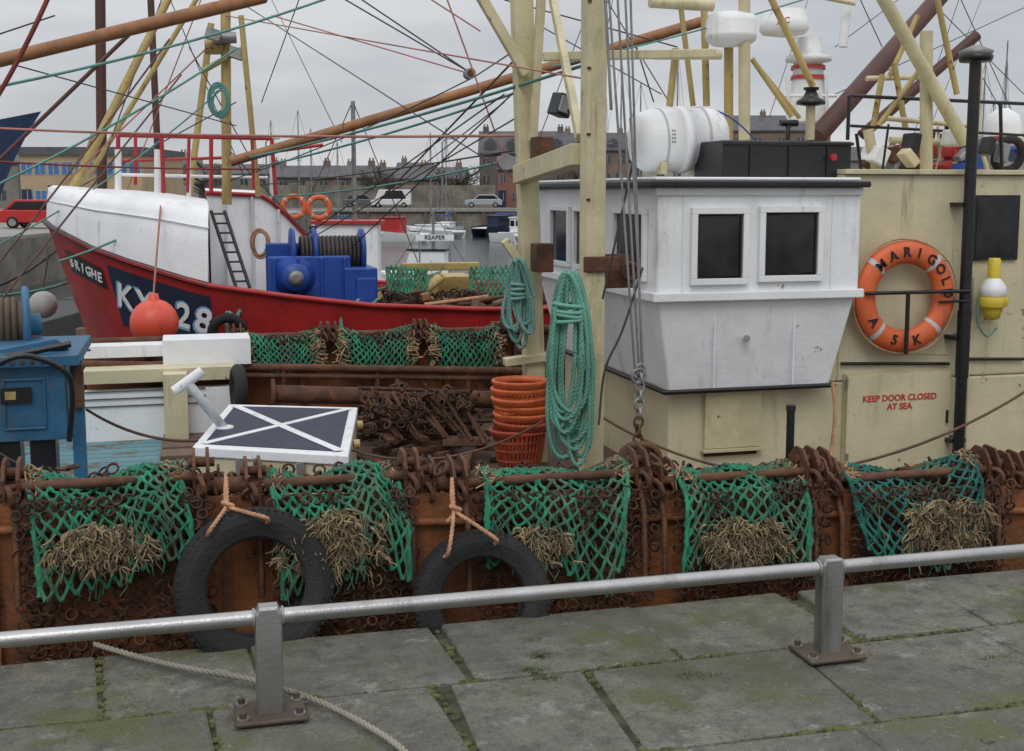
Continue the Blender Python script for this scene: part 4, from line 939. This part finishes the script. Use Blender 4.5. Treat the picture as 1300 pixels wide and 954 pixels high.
def house(name,u0,u1,ve,vr,d,wm,rm,ns=2,nw=4,dep=9,chim=2,win=WIND,flat=False,hip=0,dorm=0):
    b=B(name,VT); x0=L(u0,0,d).x; x1=L(u1,0,d).x; ze=H+(245-ve)*d/F; zr_=H+(245-vr)*d/F
    b.part('walls'); b.box((x0,d,-.1),(x1,d+dep,ze),wm)
    if not flat:
        for xx in (x0,x1): b.add([(xx,d,ze),(xx,d+dep,ze),(xx,d+dep/2,zr_)],[(0,1,2)],wm)
    b.part('roof')
    if flat: b.box((x0-.3,d-.3,ze+.01),(x1+.3,d+dep,zr_),rm)
    else:
        for sg,ya in ((1,d-.3),(-1,d+dep+.3)):
            b.hexa([(x0-.2,ya,ze-.1),(x1+.2,ya,ze-.1),(x1+.2-hip,d+dep/2,zr_),(x0-.2+hip,d+dep/2,zr_),(x0-.2,ya,ze+.1),(x1+.2,ya,ze+.1),(x1+.2-hip,d+dep/2,zr_+.2),(x0-.2+hip,d+dep/2,zr_+.2)],rm)
    b.part('windows')
    sh_=(ze)/ns; w=(x1-x0)/nw
    for i in range(ns):
        for j in range(nw):
            xc=x0+w*(j+.5)+(0 if flat else rnd(-.15,.15)*w); z0_=i*sh_+sh_*.32; ww=min(w*.2,.5); hh_=sh_*.42
            if flat: ww=w*.38
            b.box((xc-ww-.07,d-.03,z0_-.07),(xc+ww+.07,d-.005,z0_+hh_+.07),HARL if flat else GRST); b.box((xc-ww,d-.06,z0_),(xc+ww,d-.031,z0_+hh_),win); b.box((xc-.03,d-.08,z0_),(xc+.03,d-.061,z0_+hh_),HARL)
    b.part('door'); b.box((x0+w*.06,d-.07,-.1),(x0+w*.06+.9,d-.01,2.0),NAVY)
    if dorm:
        b.part('dormers')
        for i in range(dorm):
            xc=lerp(x0,x1,(i+.5)/dorm); zd=lerp(ze,zr_,.15); hd=(zr_-ze)*.55
            b.prism([(xc-.8,d+.3,zd),(xc+.8,d+.3,zd),(xc+.8,d+.3,zd+hd*.65),(xc,d+.3,zd+hd),(xc-.8,d+.3,zd+hd*.65)],(0,3,0),rm); b.box((xc-.45,d+.24,zd+.1),(xc+.45,d+.29,zd+hd*.6),win)
    if chim and not flat:
        b.part('chimneys')
        for i in range(chim):
            xc=lerp(x0+.6,x1-.6,i/max(1,chim-1))+rnd(-.5,.5); b.box((xc-.4,d+dep/2-.35,zr_-.8),(xc+.4,d+dep/2+.35,zr_+.8),wm)
            for q in (-.2,.2): b.cyl((xc+q,d+dep/2,zr_+.8),(xc+q,d+dep/2,zr_+1.15),.1,BRK,8)
    b.finish()
random.seed(90)
house('brick_office_building',15,172,198,188,112,TAN,SLATE,2,9,14,0,WINB,True)
house('pale_harled_house',120,225,214,202,140,HARL,SLATE,2,5,9,2)
house('harled_house',228,345,222,210,170,GRST,SLATE,2,4,9,2)
house('stone_terrace',345,440,226,212,165,GRST,SLATE,2,4,9,2)
house('brown_terrace',395,470,226,212,150,BRK,SLATE,2,3,9,2)
house('brown_terrace',468,590,228,214,158,BRK,SLATE,2,5,9,3)
house('stone_terrace',500,545,220,208,175,GRST,SLATE,2,2,9,1)
house('stone_tenement',608,722,196,168,165,mat('dark_stone',(.13,.115,.105),.9,var=.2,scale=.6,bump=0),SLATE,3,5,10,3,dorm=4)
house('sandstone_house',632,662,216,200,152,BRKR,SLATE,2,2,8,1)
house('stone_tenement',722,800,192,170,175,BRK,SLATE,3,4,10,2,dorm=2)
house('harled_house',800,905,205,187,180,HARL,SLATE,2,4,10,2)
house('brick_tenement',900,1060,168,148,185,BRK,SLATE,3,6,10,3)
house('stone_terrace',1060,1340,205,188,190,GRST,SLATE,2,8,10,4)
house('stone_terrace',-60,12,208,196,150,GRST,SLATE,2,2,10,1)
def tree(u,d,h,w,seed):
    random.seed(seed); b=B('bare_winter_tree',VT); x=L(u,0,d).x; TM=mat('bark',(.08,.065,.05),.9,bump=0)
    b.part('trunk'); b.tube([(x,d,-.1),(x+.1,d,h*.35)],[.25,.15],TM,8)
    b.part('limbs')
    for i in range(46):
        z=rnd(h*.28,h*.6); a=rnd(0,6.28); p=V((x,d,z)); q=p+V((math.cos(a)*w*.5,math.sin(a)*w*.5,h*rnd(.1,.3))); r_=q+V((rnd(-.8,.8),rnd(-.5,.5),h*rnd(.05,.16)))
        b.tube([p,q,r_],[.07,.04,.015],TM,4)
        for j in range(6): s_=q.lerp(r_,rnd(0,1)); b.tube([s_,s_+V((rnd(-.8,.8),rnd(-.5,.5),rnd(0,.9)))],.02,TM,3)
    b.finish()
for i,(u,d,h,w) in enumerate(((478,148,4.5,4),(580,150,5,5),(250,135,5,4),(735,150,6,5))): tree(u,d,h,w,i)
for u in (333,560,815):
    b=B('street_lamp',VT); x=L(u,0,140).x; b.tube([(x,140,-.1),(x,140,7.4),(x+.5,140,7.8),(x+1,140,7.8)],.09,GALV,6); b.box((x+.9,139.9,7.7),(x+1.6,140.1,7.85),GALV); b.finish()
def car(u,d,z,col,flip=1,Lc=4.2,van=False):
    b=B('parked_van' if van else 'parked_car',VT); x=L(u,0,d).x; m=mat('car_'+col[0],col[1],.25,var=.05,bump=0)
    h=2.0 if van else 1.45; w=1.7
    body=[(-.5,.3),(-.5,.75),(-.45,.85),(-.26,.92),(.42,.95),(.5,.85),(.5,.3)]
    b.part('body',.05); b.prism([(x+flip*p*Lc,d,z+q) for p,q in body],(0,w,0),m)
    cab=[(-.27,.92),(-.12,h),(.3,h),(.44,.95)] if not van else [(-.4,.92),(-.3,h),(.48,h),(.5,.9)]
    b.part('cabin',.04); b.prism([(x+flip*p*Lc,d+.12,z+q-.001) for p,q in cab],(0,w-.24,0),m)
    b.part('glass'); g=[(-.22,.97),(-.11,h-.1),(.28,h-.1),(.38,.97)]; b.prism([(x+flip*p*Lc,d+.09,z+q) for p,q in g],(0,.029,0),GLASS)
    b.part('wheels')
    for p in (-.32,.32):
        for yy in (d-.02,d+w-.18): b.lathe([(.02,0),(.2,0),(.31,.02),(.31,.18),(.02,.18)],(x+p*Lc,yy,z+.31),(0,1,0),RUB,18); b.lathe([(.02,-.01),(.19,-.01)],(x+p*Lc,yy,z+.31),(0,1,0),SILV,12)
    b.finish()
car(38,62,-.1,('red',(.45,.02,.02)),-1,4.4)
car(613,137,.05,('silver',(.35,.38,.40)),1); car(493,137,.05,('white',(.7,.7,.7)),1,4.5,True); car(455,139,.05,('grey',(.1,.11,.12)),-1)
car(700,140,-.05,('silver',(.35,.38,.40)),-1); car(780,140,-.05,('white',(.7,.7,.7)),1)
def boat(name,u,d,Lb,beam,hh,hm,cab=True,mast=0,rot=0,cm=None,ch=1.3,cl=.35,sail=True,roofm=None,z0=-2.3,rake=.06):
    T=VT@Matrix.Translation((L(u,0,d).x,d,z0))@Matrix.Rotation(rot,4,'Z'); b=B(name,T); b.part('hull')
    N=12; K=5
    for sd in (-1,1):
        vs=[]
        for i in range(N+1):
            f=i/N; x=Lb*(f-.5); hb=beam/2*min(1,(1-f**2.6)**.8*1.05 if f<1 else 0)*(.85+.15*min(1,f*3)); zs=hh*(.75+.45*f*f)
            for j in range(K+1):
                g=j/K; vs.append((x+Lb*rake*f*f*g*(1+g*(rake>.1)),sd*hb*(.55+.45*g**.6),-.3+(zs+.3)*g))
        b.add(vs,[(i*(K+1)+j,(i+1)*(K+1)+j,(i+1)*(K+1)+j+1,i*(K+1)+j+1) for i in range(N) for j in range(K)],hm,True)
    b.part('deck'); b.prism([(-Lb*.5,-beam*.38,hh*.62),(Lb*.25,-beam*.42,hh*.7),(Lb*.5,0,hh*1.0),(Lb*.25,beam*.42,hh*.7),(-Lb*.5,beam*.38,hh*.62)],(0,0,.05),WHITE2)
    if cab:
        b.part('cabin',.04); x0,x1=-Lb*.15,-Lb*.15+Lb*cl; cm=cm or WHITE2; zt_=hh*.66
        b.prism([(x0,-beam*.3,zt_),(x1+.2,-beam*.3,zt_),(x1-.15,-beam*.3,zt_+ch),(x0,-beam*.3,zt_+ch)],(0,beam*.6,0),cm)
        b.part('cabin_windows')
        for i in range(3): xx=lerp(x0,x1-.3,(i+.15)/3); b.box((xx,-beam*.3-.02,zt_+ch*.5),(xx+(x1-x0)*.2,-beam*.3-.004,zt_+ch*.85),GLASS)
        b.part('roof'); b.box((x0-.1,-beam*.34,zt_+ch),(x1,beam*.34,zt_+ch+.08),roofm or cm)
    if mast:
        b.part('mast'); b.tube([(0,0,hh*.6),(0,0,mast)],[.07,.05],GALV,6)
        if sail: b.tube([(0,0,hh+1.1),(-Lb*.35,0,hh+1.1)],.07,BLUE,6)
        b.tube([(0,0,mast),(Lb*.5,0,hh)],.015,WIRE,3); b.tube([(0,0,mast),(-Lb*.48,0,hh*.7)],.015,WIRE,3)
        for sd in (-1,1): b.tube([(0,0,mast*.95),(0,sd*beam*.4,hh*.7)],.012,WIRE,3)
        b.tube([(0,-.6,mast*.6),(0,.6,mast*.6)],.03,GALV,4)
    return b
boat('motor_cruiser',632,112,5.5,2.2,1.3,NAVY,True,0,.9,NAVY,1.0).finish()
boat('motor_cruiser',662,100,5,2.2,1.0,WHITE2,True,0,-.4).finish()
boat('motor_cruiser',705,95,6,2.3,1.1,WHITE2,True,0,.3).finish()
boat('motor_cruiser',497,100,5.5,2.2,1.0,WHITE2,True,0,2.8,REDP).finish()
boat('small_workboat',548,52,3.6,1.5,.7,NAVY,True,3.2,3.0,WHITE2,1.1,.45,False,BLACK).finish()
b=B('boat_name_board',VT); q=L(552,302,48); b.part('board'); b.box((q.x-.75,48,q.z-.12),(q.x+.75,48.04,q.z+.12),WHITE2); 
for dx in (-.6,.6): b.tube([(q.x+dx,48.02,-2.3),(q.x+dx,48.02,q.z-.12)],.03,GALV,6)
b.text('REAPER',VT@faceM((q.x,47.99,q.z)),.24,BLACK,.002); b.finish()
boat('red_workboat',446,30,4.0,2.2,1.9,REDH,True,6.2,3.2,WHITE2,2.0,.4,False,REDP).finish()
boat('small_workboat',500,38,3,1.6,.9,WHITE2,True,0,.5,WHITE2,.9).finish()
yy=[(375,118,9.5),(391,122,8),(545,110,7),(425,105,6),(565,120,8),(770,100,11),(790,108,13),(815,95,10),(1255,90,11),(1268,100,9),(1282,85,12),(340,125,9),(660,118,8),(745,100,9),(862,90,12)]
for i,(u,d,mh) in enumerate(yy):
    boat('sailing_yacht',u,d,6.5,2.2,.9,WHITE2 if i%3 else NAVY,True,mh+2.3,(-1)**i*.5+i,WHITE2,.5).finish()
boat('blue_trawler',-160,80,14,4,5.6,mat('deep_blue_hull',(.015,.035,.09),.4,rust=.1),False,0,.0,z0=.2,rake=.12).finish()
for q in (P(405,264,16),P(373,263,16)):
    lifebuoy(q,.17,letters=False).finish()
b=B('mooring_pontoon',VT); b.part('deck',.02); x0=L(-60,0,22).x;x1=L(85,0,22).x
b.box((x0,20,-2.3),(x1-.6,26,-.6),mat('dark_timber',(.05,.05,.05),.8)); b.part('timbers')
for i in range(9): b.box((x0+i*.9,19.8,-2.3),(x0+i*.9+.25,19.99,-.5),WOOD)
b.finish()
# ---------------------------------------------------------------- camera, world, light
cam=bpy.data.cameras.new('Camera'); co=bpy.data.objects.new('Camera',cam); bpy.context.collection.objects.link(co)
cam.sensor_width=36; cam.lens=F/1300*36; cam.shift_y=-45/1300; cam.clip_end=9000; cam.clip_start=.05
co.location=(0,0,H); co.rotation_euler=(math.pi/2-PT,0,-YAW); bpy.context.scene.camera=co
w=bpy.data.worlds.new('World'); bpy.context.scene.world=w; w.use_nodes=True; nt=w.node_tree; bg=nt.nodes['Background']
sky=nt.nodes.new('ShaderNodeTexSky'); sky.sky_type='NISHITA'; sky.sun_disc=False; sky.sun_elevation=math.radians(48); sky.sun_rotation=math.radians(200)
tc=nt.nodes.new('ShaderNodeTexCoord').outputs['Generated']
n1=nz(nt,tc,2.6,6,.5,(1,1,4.5))
cl=mixn(nt,ramp(nt,n1,.32,.68),(4.9,5.1,5.5),(7.2,7.25,7.4))
sx=nt.nodes.new('ShaderNodeSeparateXYZ'); nt.links.new(tc,sx.inputs[0])
up=ramp(nt,sx.outputs[2],.15,.9)
cl=mixn(nt,up,cl,(12.5,12.7,13.0))
c=mixn(nt,.08,cl,sky.outputs[0]); nt.links.new(c,bg.inputs[0]); bg.inputs[1].default_value=.1
sun=bpy.data.lights.new('sun','SUN'); so=bpy.data.objects.new('sun',sun); bpy.context.collection.objects.link(so)
sun.energy=.8; sun.angle=math.radians(25); sun.color=(1,.97,.93)
el=math.radians(48); az=math.radians(200)
dv=V((math.sin(az)*math.cos(el),math.cos(az)*math.cos(el),math.sin(el)))
so.rotation_euler=dv.to_track_quat('Z','Y').to_euler()
sc=bpy.context.scene; sc.view_settings.view_transform='Standard'; sc.view_settings.look='None'; sc.view_settings.exposure=0
